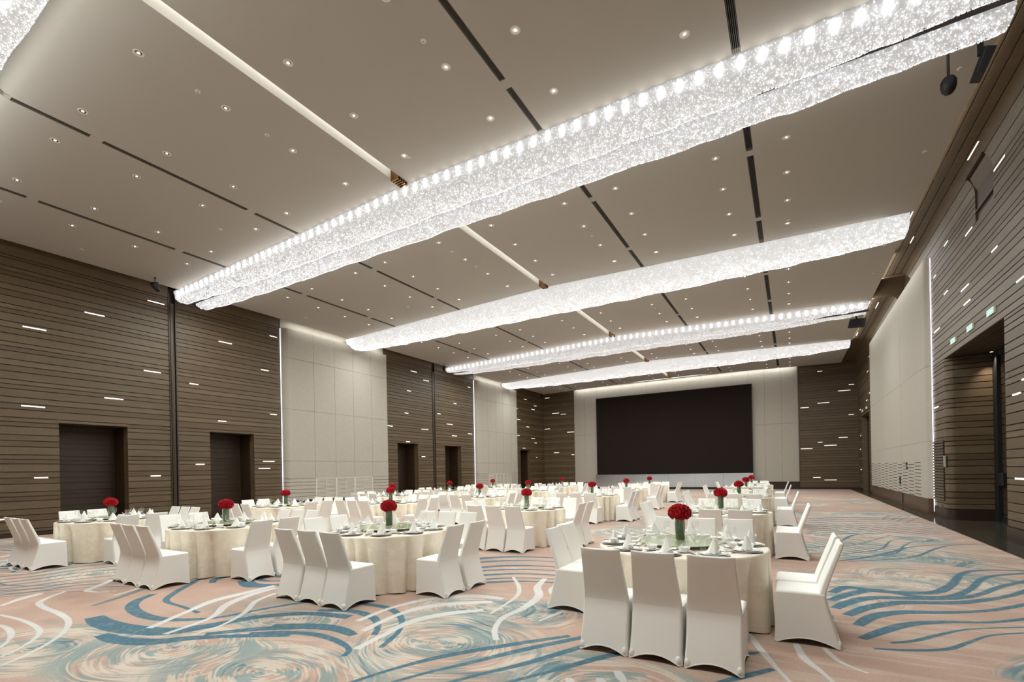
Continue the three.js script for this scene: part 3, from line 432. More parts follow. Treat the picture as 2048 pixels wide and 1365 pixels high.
// round downlights in rows
{
  const t0 = thing('downlight', 'x', 'downlight', [0, 0, 0], 0, 'round recessed ceiling downlights'); t0.userData.kind = 'thing';
  mesh('trim', lathe([[.05, -.003], [.066, -.007], [.076, -.004], [.078, 0]], 20), trimWhite, t0);
  mesh('reflector', lathe([[.022, -.001], [.038, -.0022], [.05, -.004]], 20), chrome, t0);
  mesh('lamp', lathe([[0, -.008], [.018, -.006], [.024, -.0012]], 14), lampGlow, t0);
  const XS = [.02, -1.3, -3.51, -4.84, -7.04, -8.88, -11.08, -12.43, -14.67, -16.05], ZS = [[-3.6, -4.96, -6.33, -7.69], [-11.11, -12.43, -13.74, -15.05], [-18.55, -19.87, -21.2, -22.55], [-26.0, -27.3, -28.6, -29.75], [-32.7, -34.0, -35.2, -36.4]], B = ['nearest', 'second', 'third', 'fourth', 'farthest'];
  let first = true;
  ZS.forEach((row, bi) => row.forEach((z, zi) => XS.forEach((x, xi) => {
    const label = `round ceiling downlight, ${ORD[zi]} row of ${B[bi]} bay, ${ORD[xi]} from the right wall`, at = [x, ceilY(x), z];
    let o = t0; if (first) { first = false; o.position.set(...at); o.userData.label = label; } else o = copy(t0, at, 0, label);
    o.rotation.z = slope(x);
  })));
  const s0 = thing('round_sensor', 'x', 'sensor', [0, 0, 0], 0, 'small round ceiling sensors');
  mesh('disc', lathe([[0, -.012], [.03, -.012], [.042, -.008], [.045, 0]], 16), trimWhite, s0); mesh('cap', lathe([[0, -.024], [.012, -.022], [.016, -.012]], 12), std(0xa8a49c, .4), s0);
  first = true;
  BAYS.slice(1).forEach(([z0], bi) => [[2.52, .78, 'rightmost, near'], [2.52, 3.2, 'rightmost, far'], [.03, 5.0, 'second from right'], [-4.84, 3.2, 'third from right'], [-7.0, 5.2, 'right of the ridge slot'], [-8.9, 1.92, 'left of the ridge slot, near'], [-8.9, 3.2, 'left of the ridge slot, far'], [-13.2, 4.6, 'second from left'], [-17.4, 3.0, 'leftmost']].forEach(([x, d, p]) => {
    const label = `small round ceiling sensor, ${p}, ${B[bi]} ceiling bay`, at = [x, ceilY(x), z0 - d]; let o = s0;
    if (first) { first = false; o.position.set(...at); o.userData.label = label; } else o = copy(s0, at, 0, label); o.rotation.z = slope(x);
  }));
}
// hidden linear lights that wash the pale panels and the far wall
function washer(name, x0, x1, y, z0, z1, label, aim) {
  const t = thing(name, label, 'light strip', [(x0 + x1) / 2, y, (z0 + z1) / 2]), alongX = x1 - x0 > Math.abs(z1 - z0);
  mesh('diffuser', span(-(x1 - x0) / 2, (x1 - x0) / 2, .01, .03, -Math.abs(z1 - z0) / 2, Math.abs(z1 - z0) / 2), coveGlow, t);
  const l = areaLight(alongX ? x1 - x0 : Math.abs(z1 - z0), .06, WASH, [(x0 + x1) / 2, y, (z0 + z1) / 2], aim); l.name = name + '_light';
}
washer('wash_light_strip', -15.7, .3, 8.42, -37.36, -37.42, 'linear light in the ceiling gap above the pale far wall', [-7.7, 0, -37.5]);
washer('wash_light_strip', -18.43, -18.37, 8.3, -13.0, -18.4, 'linear light in ceiling gap above nearer white panel, left wall', [-18.52, 0, -15.7]);
washer('wash_light_strip', -18.43, -18.37, 8.3, -27.3, -32.3, 'linear light in ceiling gap above farther white panel, left wall', [-18.52, 0, -29.8]);

// ---------------------------------------------------------------- crystal bands
const sheets = [.27, .5].map((e) => new THREE.MeshStandardMaterial({ color: 0xcfd0d2, roughness: .6, emissive: 0xfbfbfa, emissiveIntensity: e * GLOW, side: THREE.DoubleSide }));
const beadMats = [[0xf0f1f4, .32], [0xf8f8fa, .56], [0xffffff, .95], [0xffffff, 4]].map(([c, e]) => new THREE.MeshStandardMaterial({ color: 0xe8eaee, roughness: .18, emissive: c, emissiveIntensity: e * GLOW }));
const beadGeo = new THREE.OctahedronGeometry(1, 0);
const bulbGeo = new THREE.SphereGeometry(1, 10, 8), bulbGlow = glow(0xffffff, 7);
function crystalBand(zc, half, low, label, place, bulbs, white = 0, sides = [-1, 1], sideways = 1.1) {
  const t = thing('crystal_chandelier', label, 'chandelier', [0, 0, zc], 0, 'crystal bead bands across the ceiling'), x0 = -18.68, x1 = 2.78, ph = rnd() * 6;
  const dep = (x) => ceilY(x) + .03 - low - .15 * Math.pow(Math.abs(x + 8) / 10.7, 5) + .011 * Math.sin(x * 5.3 + ph) + .009 * Math.sin(x * 2.9 + 2 * ph) + .026 * (vnoise(x * 4 + zc, 3) - .5);
  const wid = (x) => half * (1 + .015 * Math.sin(x * 4.1 + ph));
  const at = (x, a, o = 0) => { const s = Math.sin(a), c = Math.cos(a); return [x, ceilY(x) + .03 - (dep(x) + o) * Math.pow(Math.abs(c), .8) , (wid(x) + o) * Math.sign(s) * Math.pow(Math.abs(s), .75)]; };
  const NX = 230, NA = 16, pos = [], idx = [];
  for (let i = 0; i <= NX; i++) for (let j = 0; j <= NA; j++) pos.push(...at(x0 + (x1 - x0) * i / NX, (j / NA - .5) * Math.PI, -.012));
  for (let i = 0; i < NX; i++) for (let j = 0; j < NA; j++) { const a = i * (NA + 1) + j, b = a + NA + 1; idx.push(a, b, a + 1, b, b + 1, a + 1); }
  const g = new THREE.BufferGeometry(); g.setAttribute('position', new THREE.Float32BufferAttribute(pos, 3)); g.setIndex(idx); g.computeVertexNormals();
  mesh('bead_net', g, sheets[white], t);
  for (const [e, s] of [[x0, -1], [x1, 1]]) { const sh = []; for (let j = 0; j <= NA; j++) { const p = at(e, (j / NA - .5) * Math.PI, -.012); sh.push([p[2], p[1]]); } mesh('end_cap', prism(sh, e - .004 * s, e, 'x'), sheets[white], t); }
  // beads
  const n = Math.round(26000 * (half > .4 ? 1.35 : 1) * place), M = new THREE.Matrix4(), Q = new THREE.Quaternion(), E = new THREE.Euler(), lists = [[], [], [], []];
  for (let i = 0; i < n; i++) { const x = rr(x0, x1), a = rr(-.5, .5) * Math.PI * .98, k = rnd() + .12 * (fbm(x * 2.6, zc) - .5) + .3 * (Math.cos(a) - .62) + .12 * white; lists[k < .36 ? 0 : k < .74 ? 1 : k < 1.12 ? 2 : 3].push([x, a]); }
  lists.forEach((l, k) => {
    const im = new THREE.InstancedMesh(beadGeo, beadMats[k], l.length); im.name = 'crystal_beads'; im.userData.kind = 'stuff'; im.castShadow = im.receiveShadow = true;
    l.forEach(([x, a], i) => { const p = at(x, a, .004), s = k === 3 ? rr(.006, .011) : rr(.006, .011); E.set(rr(0, 3), rr(0, 3), rr(0, 3)); M.compose(new THREE.Vector3(...p), Q.setFromEuler(E), new THREE.Vector3(s, s * 1.5, s)); im.setMatrixAt(i, M); });
    t.add(im);
  });
  if (bulbs) for (let i = 0; i < bulbs; i++) { const x = x0 + .25 + (x1 - x0 - .5) * i / (bulbs - 1), p = at(x, Math.PI / 2 * .8, .006); const b = mesh('bulb', bulbGeo, bulbGlow, t); b.position.set(x, ceilY(x) - .13, p[2]); b.scale.set(.035, .1, .03); }
  const l = areaLight(19.2, half * 1.6, BAND_LIGHT * .5 / half * (half > .4 ? 1.25 : .72), [-8, 7.55, 0], [-8, 0, 0.0001], t); l.lookAt(-8, 0, zc + .0001);
  for (const s of sides) { const e = areaLight(20.5, .25, sideways, [-8, 8.0, s * (half + .03)], [0, 0, 0], t); e.lookAt(-8, 8.25, zc + s * 3); }
  return t;
}
crystalBand(-1.86, .57, 7.55, 'wide crystal bead band nearest the viewpoint, at upper left corner', .9, 0, 0, [-1, 1], 4.5);
crystalBand(-8.78, .29, 7.69, 'crystal bead band with row of bulbs, nearer of the nearest pair', 1.3, 68, 0, [1]);
crystalBand(-9.46, .3, 7.66, 'plain crystal bead band, farther of the nearest pair', 1.3, 0, 0, [-1]);
crystalBand(-16.55, .52, 7.6, 'single wide crystal bead band in the middle of the hall', .8, 0, 1);
crystalBand(-24.04, .29, 7.78, 'crystal bead band with row of bulbs, nearer of the far pair', .7, 68, 0, [1]);
crystalBand(-24.7, .3, 7.75, 'plain crystal bead band, farther of the far pair', .7, 0, 0, [-1]);
crystalBand(-31.05, .52, 7.7, 'single crystal bead band nearest the dark screen', .6, 0, 1);
[[-9.12, 'nearer'], [-24.38, 'farther']].forEach(([z, p]) => { tag(mesh('partition_track', merged([span(-18.6, XC, 7.89, 7.99, z - .012, z + .02), span(-18.6, XC, 7.99, 8.6, z - .03, z + .03)]), stainedOak), `dark wooden partition track between paired crystal bands, ${p} one`, 'track', 'partition tracks'); });

// black fittings hung under the ceiling
function ceilingSpot(x, z, turn, label) {
  const t = thing('stage_spotlight', label, 'spotlight', [x, ceilY(x), z], turn, 'black ceiling fittings');
  mesh('stem', lathe([[0, 0], [.03, 0], [.03, -.02], [.012, -.03], [.012, -.16], [0, -.16]], 12), black, t);
  mesh('yoke', merged([span(-.1, .1, -.175, -.155, -.02, .02), span(-.1, -.085, -.3, -.16, -.02, .02), span(.085, .1, -.3, -.16, -.02, .02)]), black, t);
  const b = mesh('body', merged([lathe([[0, -.16], [.06, -.16], [.075, -.1], [.08, .12], [.07, .14], [0, .13]], 16).rotateX(1.1)]), black, t); b.position.set(0, -.3, 0); return t;
}
ceilingSpot(-17.9, -7.6, .5, 'small black spotlight under ceiling above nearest left wood bay');
ceilingSpot(-18.1, -22.9, .6, 'small black spotlight beside left end of far crystal pair');
ceilingSpot(-18.2, -36.2, .6, 'small black spotlight in the far left ceiling corner');
{
  const t = thing('projector', 'black boxy projector on bracket under ceiling near right oak cove', 'projector', [2.6, ceilY(2.6), -9.98], 0, 'black ceiling fittings');
  mesh('bracket', merged([span(-.03, .03, -.3, 0, -.03, .03), span(-.08, .08, -.02, 0, -.08, .08)]), black, t);
  const b = mesh('body', prism([[-.1, -.2], [.02, -.24], [.16, .1], [.02, .16]], -.14, .1, 'z'), black, t); b.position.set(0, -.4, 0); 
  mesh('edge_trim', prism([[-.1, -.2], [-.095, -.2], [.025, .16], [.02, .16]], .1, .104, 'z'), std(0x5a5c60, .4), t).position.set(.03, -.4, 0);
  const d = thing('dome_camera', 'black hanging dome camera beside the projector near right wall', 'camera', [2.22, ceilY(2.22), -9.95], 0, 'black ceiling fittings');
  mesh('stem', lathe([[0, 0], [.05, 0], [.05, -.02], [.018, -.04], [.018, -.5], [0, -.5]], 12), black, d); mesh('dome', lathe([[0, -.78], [.05, -.765], [.085, -.72], [.1, -.66], [.1, -.58], [.07, -.52], [0, -.5]], 18), black, d);
  const f = thing('projector', 'black boxy projector under ceiling beyond the far crystal pair', 'projector', [2.55, ceilY(2.55), -25.6], 0, 'black ceiling fittings');
  mesh('bracket', span(-.03, .03, -.25, 0, -.03, .03), black, f); mesh('body', prism([[-.3, -.5], [.28, -.54], [.33, -.25], [-.25, -.22]], -.2, .25, 'z'), black, f);
}
// ---------------------------------------------------------------- banquet furniture
const spandex = new THREE.MeshPhysicalMaterial({ color: 0xeeebe6, roughness: .72, sheen: .25, sheenRoughness: .6, sheenColor: new THREE.Color(0xffffff) });
const hemMat = std(0xf2efe9, .7);
const cloth = new THREE.MeshPhysicalMaterial({ color: 0xf4e8d8, roughness: .5, sheen: .4, sheenRoughness: .4, sheenColor: new THREE.Color(0xfff2d8), map: texture(512, 512, (x, y) => { const d = smooth(.5, .56, fbm(x / 34, y / 34)) * 7, k = 246 + d + 4 * (h2(x, y) - .5); return [k, k, k * .985]; }) });
const porcelain = new THREE.MeshPhysicalMaterial({ color: 0xf6f5f2, roughness: .25, clearcoat: .6, clearcoatRoughness: .1 });
const charger = std(0xb0aaa4, .3, { metalness: .5 }), linen = std(0xf5f3ee, .85), steel = std(0xc9c6c2, .25, { metalness: 1 }), darkStick = std(0x6d5746, .4);
const crystal = new THREE.MeshPhysicalMaterial({ color: 0xffffff, roughness: .02, transmission: 1, thickness: 0, ior: 1.5 });
const susanGlass = new THREE.MeshPhysicalMaterial({ color: 0xa9b088, roughness: .22, clearcoat: .5, clearcoatRoughness: .15 });
const greens = [0x26491f, 0x335c2a, 0x4a7638, 0x1b3a1e].map((c) => std(c, .45));
const reds = [0xc01026, 0xae0c20, 0xd01a2c].map((c) => new THREE.MeshPhysicalMaterial({ color: c, roughness: .6, sheen: .5, sheenRoughness: .5, sheenColor: new THREE.Color(0xd02030) }));

// chair under a white stretch cover; local +z is the back of the chair
function ring(w, z0, z1, y, r, n = 4, m = 6) {               // rounded rectangle, anticlockwise seen from above, each point [x, y, z, side, s]
  const P = [], c = [[w - r, z1 - r, 0], [-(w - r), z1 - r, 1], [-(w - r), z0 + r, 2], [w - r, z0 + r, 3]];
  c.forEach(([cx, cz, k]) => {
    for (let i = 0; i <= n; i++) { const a = (k + i / n) * Math.PI / 2; P.push([cx + r * Math.cos(a), y, cz + r * Math.sin(a), k, -1]); }
    const e = P[P.length - 1], d = c[(k + 1) % 4], a2 = (k + 1) * Math.PI / 2, tx = d[0] + r * Math.cos(a2), tz = d[1] + r * Math.sin(a2);
    for (let i = 1; i < m; i++) P.push([e[0] + (tx - e[0]) * i / m, y, e[2] + (tz - e[2]) * i / m, k, i / m]);
  });
  return P;
}
function loft(rings, capTop) {
  const pos = [], idx = [], n = rings[0].length; rings.forEach((R) => R.forEach((p) => pos.push(p[0], p[1], p[2])));
  for (let i = 0; i < rings.length - 1; i++) for (let j = 0; j < n; j++) { const a = i * n + j, b = i * n + (j + 1) % n; idx.push(a, a + n, b, b, a + n, b + n); }
  if (capTop) { const last = rings[rings.length - 1], c = [0, 0, 0]; last.forEach((p) => { for (let k = 0; k < 3; k++) c[k] += p[k] / n; }); pos.push(...c); const ci = pos.length / 3 - 1, b = (rings.length - 1) * n; for (let j = 0; j < n; j++) idx.push(b + j, ci, b + (j + 1) % n); }
  const g = new THREE.BufferGeometry(); g.setAttribute('position', new THREE.Float32BufferAttribute(pos, 3)); g.setIndex(idx); g.computeVertexNormals(); return g;
}
const rearZ = (y) => { const d = y - .45, a = -.275, b = .345, e = .055; return .135 + (a + b) / 2 * d + (b - a) / 2 * (Math.sqrt(d * d + e * e) - e); };
function chairParts() {
  const SH = .455, levels = 7, skirt = [], arch = [.05, .05, .05, .05], hem = [];
  for (let l = 0; l <= levels; l++) {
    const t = l / levels, w = .217 - .006 * t - .006 * Math.sin(Math.PI * t), z0 = -.265 + .012 * t, z1 = rearZ(SH * t), R = ring(w, z0, z1, SH * t, .022);
    R.forEach((p) => { if (p[4] >= 0) { const s = p[4], b = 1 - Math.pow(Math.abs(2 * s - 1), 2.1), k = (1 - t) * (1 - t); p[1] += .058 * b * (1 - t); const inn = .012 * b * k; if (p[3] === 0) p[2] -= inn; else if (p[3] === 2) p[2] += inn; else p[0] += p[3] === 1 ? inn : -inn; } else p[1] += .004 * (1 - t); });
    if (l === 0) R.forEach((p) => hem.push(new THREE.Vector3(p[0], p[1] + .004, p[2])));
    skirt.push(R);
  }
  const seat = [skirt[levels]]; for (const [k, dy] of [[.97, .012], [.9, .018], [.6, .024], [.25, .027]]) seat.push(skirt[levels].map((p) => [p[0] * k, SH + dy, -.06 + (p[2] + .06) * k]));
  const back = []; for (let l = 0; l <= 9; l++) {
    const t = l / 9, y = .42 + t * .48, w = .21 - .036 * Math.pow(t, .8), zr = rearZ(y), th = .052 - .016 * t, R = ring(w, zr - th, zr, y, .016 - .004 * t);
    if (l === 9) R.forEach((p) => { p[1] += .009 * Math.pow(Math.abs(p[0]) / w, 3); }); back.push(R);
  }
  { const R = back[9]; const zt = rearZ(.9) - .018; back.push(R.map((p) => [p[0] * .985, p[1] + .006, zt + (p[2] - zt) * .55])); }
  const cover = mergeGeometries([loft(skirt), loft(seat, true), loft(back, true)].map((g) => { const q = g.toNonIndexed(); return q; }));
  const curve = new THREE.CatmullRomCurve3(hem, true, 'catmullrom', .2);
  return { cover, hem: new THREE.TubeGeometry(curve, 56, .0045, 5, true), pocket: new THREE.SphereGeometry(.026, 8, 6).scale(1, 1.5, 1) };
}
const CP = chairParts();
const chair0 = thing('banquet_chair', 'x', 'chair', [0, 0, 0], 0, 'white covered banquet chairs');
mesh('stretch_cover', CP.cover, spandex, chair0); mesh('hem', CP.hem, hemMat, chair0);
for (const [x, z] of [[-.19, -.237], [.19, -.237], [-.19, .222], [.19, .222]]) mesh('foot_pocket', CP.pocket, spandex, chair0).position.set(x, .04, z);
// round table under a long cream cloth
function clothGeo(s) {
  const N = 200, prof = [[0, .765], [.3, .765], [.6, .765], [.79, .765], [.843, .764], [.859, .757], [.865, .742]], drop = 12, pos = [], idx = [], uv = [], k1 = 16 + 2 * s, f = (a) => { const c = Math.abs(Math.cos(k1 / 2 * a + .9 * Math.sin(3 * a + s) + .5 * Math.sin(7 * a))); return 1 - c; };
  const R = prof.length + drop;
  for (let i = 0; i < R; i++) for (let j = 0; j <= N; j++) {
    const a = j / N * Math.PI * 2; let r, y;
    if (i < prof.length) [r, y] = prof[i]; else { const t = (i - prof.length + 1) / drop; y = .742 - t * (.742 - .012 - .006 * Math.sin(k1 * a)); const v = f(a); r = .865 + .025 * t - .19 * Math.pow(t, .42) * Math.pow(v, 1.5) * (.75 + .25 * Math.sin(5 * a + s)); }
    pos.push(r * Math.cos(a), y, r * Math.sin(a)); uv.push(i < prof.length ? r * Math.cos(a) : a * .9, i < prof.length ? r * Math.sin(a) : y);
  }
  for (let i = 0; i < R - 1; i++) for (let j = 0; j < N; j++) { const a = i * (N + 1) + j, b = a + N + 1; idx.push(a, a + 1, b, b, a + 1, b + 1); }
  const g = new THREE.BufferGeometry(); g.setAttribute('position', new THREE.Float32BufferAttribute(pos, 3)); g.setAttribute('uv', new THREE.Float32BufferAttribute(uv, 2)); g.setIndex(idx); g.computeVertexNormals(); return g;
}
const CLOTHS = [0, 1, 2].map(clothGeo), topGeo = new THREE.CylinderGeometry(.85, .85, .03, 48).translate(0, .745, 0), pedGeo = lathe([[0, 0], [.36, 0], [.36, .03], [.06, .06], [.05, .7], [.3, .73], [0, .73]], 20);
const susanTop = lathe([[0, .812], [.415, .812], [.425, .808], [.425, .802], [.415, .798], [0, .798]], 64), susanBase = lathe([[0, .798], [.2, .798], [.21, .79], [.21, .768], [0, .768]], 32);
// vase with leaf lining, ball of roses
const vaseGeo = lathe([[0, 0], [.054, 0], [.057, .004], [.057, .235], [.0545, .235], [.0545, .008], [0, .008]], 28);
function leafGeo(k) {                                        // a long leaf wound inside the glass
  const pos = [], idx = [], n = 18; for (let i = 0; i <= n; i++) { const t = i / n, a = k * 1.1 + t * 2.6, w = .034 * Math.sin(Math.PI * (.08 + .88 * t)), y = .02 + (k % 3) * .045 + t * .12, r = .0515 - (k % 2) * .0015; for (const s of [-1, 0, 1]) pos.push((r - (s ? 0 : .002)) * Math.cos(a), Math.min(.232, Math.max(.01, y + s * w)), (r - (s ? 0 : .002)) * Math.sin(a)); }
  for (let i = 0; i < n; i++) for (let s = 0; s < 2; s++) { const a = i * 3 + s; idx.push(a, a + 3, a + 1, a + 1, a + 3, a + 4); }
  const g = new THREE.BufferGeometry(); g.setAttribute('position', new THREE.Float32BufferAttribute(pos, 3)); g.setIndex(idx); g.computeVertexNormals(); return g;
}
const LEAVES = [0, 1, 2, 3, 4, 5, 6].map(leafGeo), liner = new THREE.CylinderGeometry(.0475, .0475, .22, 20).translate(0, .118, 0);
function roseGeo() {                                         // nested petals round a bud, opening along +y
  const list = [];
  for (const [r, h, n, off, open] of [[.009, .03, 1, 0, .4], [.017, .029, 3, .5, .75], [.026, .025, 4, .2, 1.0], [.033, .017, 5, .9, 1.15]]) for (let k = 0; k < n; k++) {
    const a0 = off + k * 2 * Math.PI / n, wd = n === 1 ? Math.PI * 2 : 2 * Math.PI / n * 1.25, pos = [], idx = [];
    for (let i = 0; i <= 5; i++) for (let j = 0; j <= 3; j++) { const u = i / 5, v = j / 3, a = a0 + (u - .5) * wd, bell = n === 1 ? 1 : Math.sin(Math.PI * (.12 + .76 * u)), rad = r * (.35 + .65 * Math.pow(v, 1 / (open + .4))) + (j === 3 ? .003 * open : 0), y = h * v * (.72 + .28 * bell) - (j === 3 ? .002 * open : 0); pos.push(rad * Math.cos(a), y, rad * Math.sin(a)); }
    for (let i = 0; i < 5; i++) for (let j = 0; j < 3; j++) { const a = i * 4 + j; idx.push(a, a + 1, a + 4, a + 4, a + 1, a + 5); }
    const g = new THREE.BufferGeometry(); g.setAttribute('position', new THREE.Float32BufferAttribute(pos, 3)); g.setIndex(idx); g.computeVertexNormals(); list.push(g);
  }
  return merged(list);
}
const rose = roseGeo(), foamGeo = new THREE.SphereGeometry(.092, 20, 14);
function bouquet(at, count, size, label) {
  const t = thing('rose_bouquet', label, 'flowers', at, rnd() * 6, 'red rose balls on the tables');
  const core0 = mesh('flower_foam', foamGeo, greens[3], t); core0.position.y = .075; core0.scale.y = .74;
  for (let i = 0; i < count; i++) {
    const y = 1 - (i + .5) / count * 1.62, a = i * 2.39996, q = Math.sqrt(Math.max(0, 1 - y * y)), d = new THREE.Vector3(q * Math.cos(a), y, q * Math.sin(a)), m = mesh('rose', rose, reds[Math.floor(rnd() * 3)], t), s = size * rr(.92, 1.12);
    m.position.set(d.x * .096, .075 + d.y * .071, d.z * .096); m.quaternion.setFromUnitVectors(new THREE.Vector3(0, 1, 0), new THREE.Vector3(d.x, d.y * 1.2, d.z).normalize()); m.rotateY(rnd() * 6); m.scale.setScalar(s);
  }
}
// tableware; every piece has its foot at y = 0, local -z points to the table centre
const G = {
  charger: lathe([[0, .004], [.1, .004], [.145, .012], [.155, .014], [.157, .011], [.145, .007], [.1, 0], [0, 0]], 36),
  plate: lathe([[0, .012], [.08, .012], [.108, .016], [.118, .0175], [.12, .015], [.108, .01], [.078, 0], [0, 0]], 32),
  saucer: lathe([[0, .004], [.04, .004], [.062, .012], [.075, .015], [.076, .012], [.06, .006], [.04, 0], [0, 0]], 24),
  bowl: lathe([[0, .006], [.026, .006], [.044, .022], [.054, .046], [.056, .048], [.058, .046], [.048, .02], [.03, .002], [.026, 0], [0, 0]], 24),
  wine: lathe([[0, .003], [.03, .002], [.033, 0], [.033, .003], [.006, .008], [.0045, .02], [.0045, .085], [.012, .093], [.03, .115], [.0385, .145], [.037, .175], [.031, .205], [.0298, .205], [.0355, .175], [.037, .145], [.0285, .117], [.01, .097], [0, .094]], 20),
  tumbler: lathe([[0, .012], [.0225, .012], [.0265, .135], [.028, .135], [.0245, 0], [0, 0]], 18),
  small: lathe([[0, .003], [.02, .002], [.021, 0], [.021, .003], [.004, .006], [.0035, .04], [.016, .06], [.02, .085], [.0175, .1], [.0168, .1], [.019, .085], [.015, .062], [0, .045]], 16),
};
function napkinGeo() {                                       // linen folded to a tall bent peak over a fan of pleats
  const pos = [], idx = [], N = 26, M = 9;
  for (let j = 0; j <= M; j++) for (let i = 0; i < N; i++) {
    const t = j / M, a = i / N * Math.PI * 2, pleat = 1 + .13 * Math.cos(a * 7) * (1 - t) + .06 * Math.cos(a * 3 + 1), r = (.05 * Math.pow(1 - t, .8) + .003) * pleat, lean = .012 * Math.sin(t * 2.6), y = .148 * t - .004 * Math.cos(a * 7) * (1 - t);
    pos.push(r * 1.15 * Math.cos(a) + lean, y + .004, r * (.62 + .2 * (1 - t)) * Math.sin(a));
  }
  for (let j = 0; j < M; j++) for (let i = 0; i < N; i++) { const a = j * N + i, b = j * N + (i + 1) % N; idx.push(a, a + N, b, b, a + N, b + N); }
  const g = new THREE.BufferGeometry(); g.setAttribute('position', new THREE.Float32BufferAttribute(pos, 3)); g.setIndex(idx); g.computeVertexNormals(); return g;
}
const napkin = napkinGeo().scale(1.1, .98, 1.1);
function flapGeo() {                                         // loose wing of the napkin lying over the bowl rim
  const pos = [], idx = []; for (let i = 0; i <= 8; i++) for (let j = 0; j <= 4; j++) { const u = i / 8, v = j / 4; pos.push(.02 + u * .075, .03 + .028 * Math.sin(u * 2.2) - .012 * Math.pow(v - .5, 2) * 4 + .006 * Math.sin(v * 9), (v - .5) * .085 * (1 - .45 * u)); }
  for (let i = 0; i < 8; i++) for (let j = 0; j < 4; j++) { const a = i * 5 + j; idx.push(a, a + 1, a + 5, a + 5, a + 1, a + 6); }
  const g = new THREE.BufferGeometry(); g.setAttribute('position', new THREE.Float32BufferAttribute(pos, 3)); g.setIndex(idx); g.computeVertexNormals(); return g;
}
const flap = flapGeo().scale(1.15, 1, 1.25);
const protos = {};
function proto(kind, build) { const g = new THREE.Group(); g.name = kind; build(g); protos[kind] = g; }
proto('charger_plate', (g) => mesh('plate', G.charger.scale(.93, 1, .93), charger, g)); proto('dinner_plate', (g) => mesh('plate', G.plate, porcelain, g));
proto('napkin', (g) => { mesh('peak', napkin, linen, g); mesh('wing', flap, linen, g); });
proto('soup_bowl', (g) => { mesh('saucer', G.saucer, porcelain, g); mesh('bowl', G.bowl, porcelain, g).position.y = .006; mesh('spoon', merged([lathe([[0, .004], [.016, .008], [.021, .014], [.0195, .014], [.012, .008], [0, .006]], 12).scale(1, 1, 1.3), new THREE.CylinderGeometry(.004, .005, .09, 6).rotateX(-1.05).translate(0, .03, .05)]), porcelain, g).position.set(0, .035, 0); });
proto('wine_glass', (g) => mesh('glass', G.wine, crystal, g)); proto('tumbler', (g) => mesh('glass', G.tumbler, crystal, g));
proto('chopsticks', (g) => { for (const x of [-.005, .005]) mesh('stick', new THREE.CylinderGeometry(.0025, .0038, .24, 6).rotateX(Math.PI / 2).translate(x, .014, 0), darkStick, g); mesh('rest', merged([span(-.03, .03, 0, .011, -.055, -.04)]), steel, g); mesh('tip', new THREE.CylinderGeometry(.003, .003, .05, 6).rotateX(Math.PI / 2).translate(.022, .012, -.06), steel, g); });
function put(kind, at, turn, label, category, group) { const c = protos[kind].clone(); c.name = numbered(kind); c.position.set(...at); c.rotation.y = turn; scene.add(c); return tag(c, label, category, group); }

const TABLES = [                                            // x, z of the table centre, row, column
  [-1.06, -5.40, 0, 0], [-1.17, -9.79, 1, 0], [-1.28, -14.7, 2, 0], [-1.45, -19.4, 3, 0], [-1.55, -23.7, 4, 0],
  [-5.19, -5.19, 0, 1], [-5.15, -9.4, 1, 1], [-5.58, -14.6, 2, 1], [-5.85, -19.2, 3, 1], [-5.95, -23.3, 4, 1],
  [-8.5, -4.62, 0, 2], [-9.9, -9.98, 1, 2], [-8.95, -13.1, 2, 2], [-9.4, -17.3, 3, 2], [-10.4, -22.9, 4, 2],
  [-12.2, -4.3, 0, 3], [-12.1, -8.2, 1, 3], [-12.9, -13.1, 2, 3], [-13.2, -16.95, 3, 3], [-13.35, -20.75, 4, 3],
];
const ROW = ['first', 'second', 'third', 'fourth', 'last'], COL = ['right', 'centre-right', 'centre-left', 'left'];
const SEATS = [                                             // chair offset, chair turn, plate angle, words
  [-.447, 1.2, 0, 126, 'near side left'], [0, 1.2, 0, 90, 'near side middle'], [.447, 1.2, 0, 54, 'near side right'],
  [1.16, .24, Math.PI / 2, 18, 'right side near'], [1.16, -.24, Math.PI / 2, -18, 'right side far'],
  [.447, -1.2, Math.PI, -54, 'far side right'], [0, -1.2, Math.PI, -90, 'far side middle'], [-.447, -1.2, Math.PI, -126, 'far side left'],
  [-1.16, -.24, -Math.PI / 2, 198, 'left side far'], [-1.16, .24, -Math.PI / 2, 162, 'left side near'],
];
let firstChair = true;
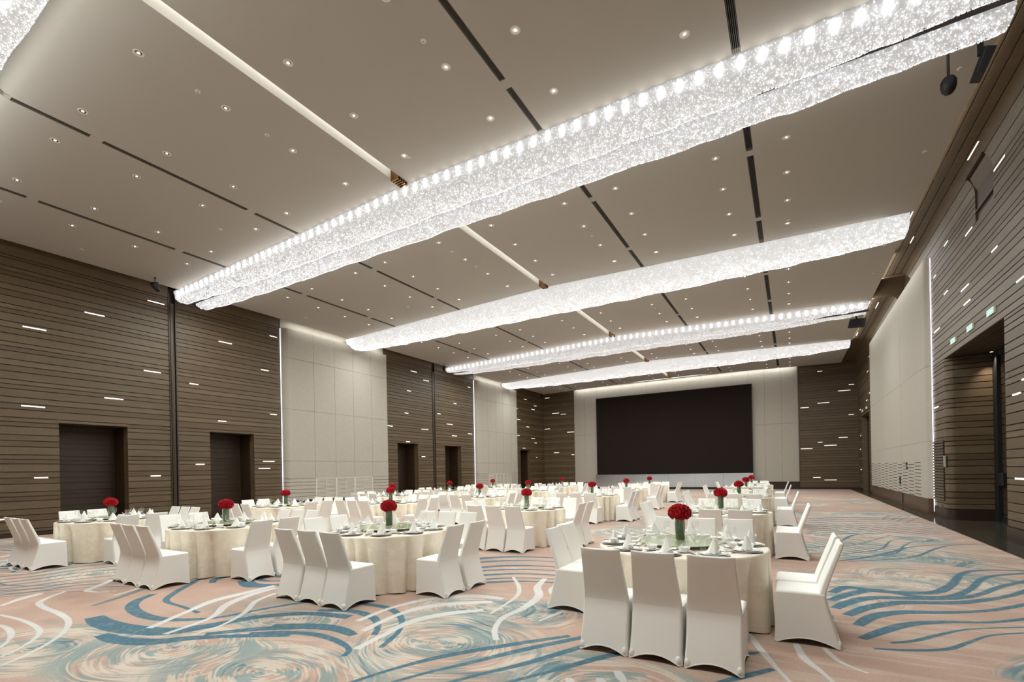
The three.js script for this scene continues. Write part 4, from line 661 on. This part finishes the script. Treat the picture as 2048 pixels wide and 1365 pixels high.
TABLES.forEach(([tx, tz, row, col], ti) => {
  const where = `${ROW[row]} table of the ${COL[col]} column`, far = row >= 3;
  const t = thing('banquet_table', `round banquet table under long cream cloth, ${where}`, 'table', [tx, 0, tz], 0, 'round banquet tables');
  const c = mesh('tablecloth', CLOTHS[ti % 3], cloth, t); c.rotation.y = ti * 1.7; mesh('tabletop', topGeo, darkStick, t); mesh('pedestal', pedGeo, black, t);
  const s = thing('lazy_susan', `green frosted glass turntable, ${where}`, 'turntable', [tx, 0, tz], 0, 'green glass turntables'); mesh('glass_disc', susanTop, susanGlass, s); mesh('bearing', susanBase, steel, s);
  const v = thing('vase', `cylindrical glass vase lined with dark green leaves, ${where}`, 'vase', [tx, .813, tz], ti * 1.3, 'leaf lined vases');
  mesh('glass', vaseGeo, crystal, v); const li = mesh('leaf_lining', liner, greens[1], v); LEAVES.forEach((g, k) => mesh('leaf', g, greens[k % 3], li));
  bouquet([tx, 1.035, tz], row < 2 ? 58 : 40, row < 2 ? .95 : 1.12, `round ball of red roses in a vase, ${where}`);
  SEATS.forEach(([ox, oz, turn, deg, seat]) => {
    const at = [tx + ox + (ti === 0 && oz > 1 ? .06 : 0) +  (Math.abs(ox) > 1 ? rr(0, .02) * Math.sign(ox) : 0), 0, tz + oz - (ti && Math.abs(oz) > 1 ? .05 * Math.sign(oz) : 0) + (Math.abs(oz) > 1 ? rr(0, .02) * Math.sign(oz) : 0)], tr = turn + rr(-.006, .006), label = `white stretch-covered chair, ${seat}, ${where}`;
    if (firstChair) { firstChair = false; chair0.position.set(...at); chair0.rotation.y = tr; chair0.userData.label = label; } else copy(chair0, at, tr, label);
    const a = deg * Math.PI / 180, ca = Math.cos(a), sa = Math.sin(a), P = (out, side) => [tx + ca * out - sa * side, .766, tz + sa * out + ca * side], up = (p, h) => [p[0], p[1] + h, p[2]], face = Math.PI / 2 - a, jit = rr(-.15, .15);
    const w = `${seat}, ${where}`;
    put('charger_plate', P(.7, 0), face, `grey metallic charger plate, ${w}`, 'plate', 'charger plates'); put('dinner_plate', up(P(.7, 0), .0045), face, `white porcelain plate on a charger, ${w}`, 'plate', 'white dinner plates');
      put('napkin', up(P(.7, 0), .018), face + jit, `white folded napkin peak, ${w}`, 'napkin', 'white folded napkins');
    put('wine_glass', P(.515, .075), face, `stemmed wine glass, ${w}`, 'glass', 'stemmed wine glasses');
    put('tumbler', P(.5, 0), face, `tall straight water glass, ${w}`, 'glass', 'tall water glasses');
    if (!far) {
      put('soup_bowl', P(.5, -.135), face - .6, `small white soup bowl with spoon, ${w}`, 'bowl', 'small soup bowls');
      put('chopsticks', P(.7, .185), face, `pair of dark chopsticks on a rest, ${w}`, 'chopsticks', 'chopsticks');
    }
  });
});
renderer.render(scene, camera);
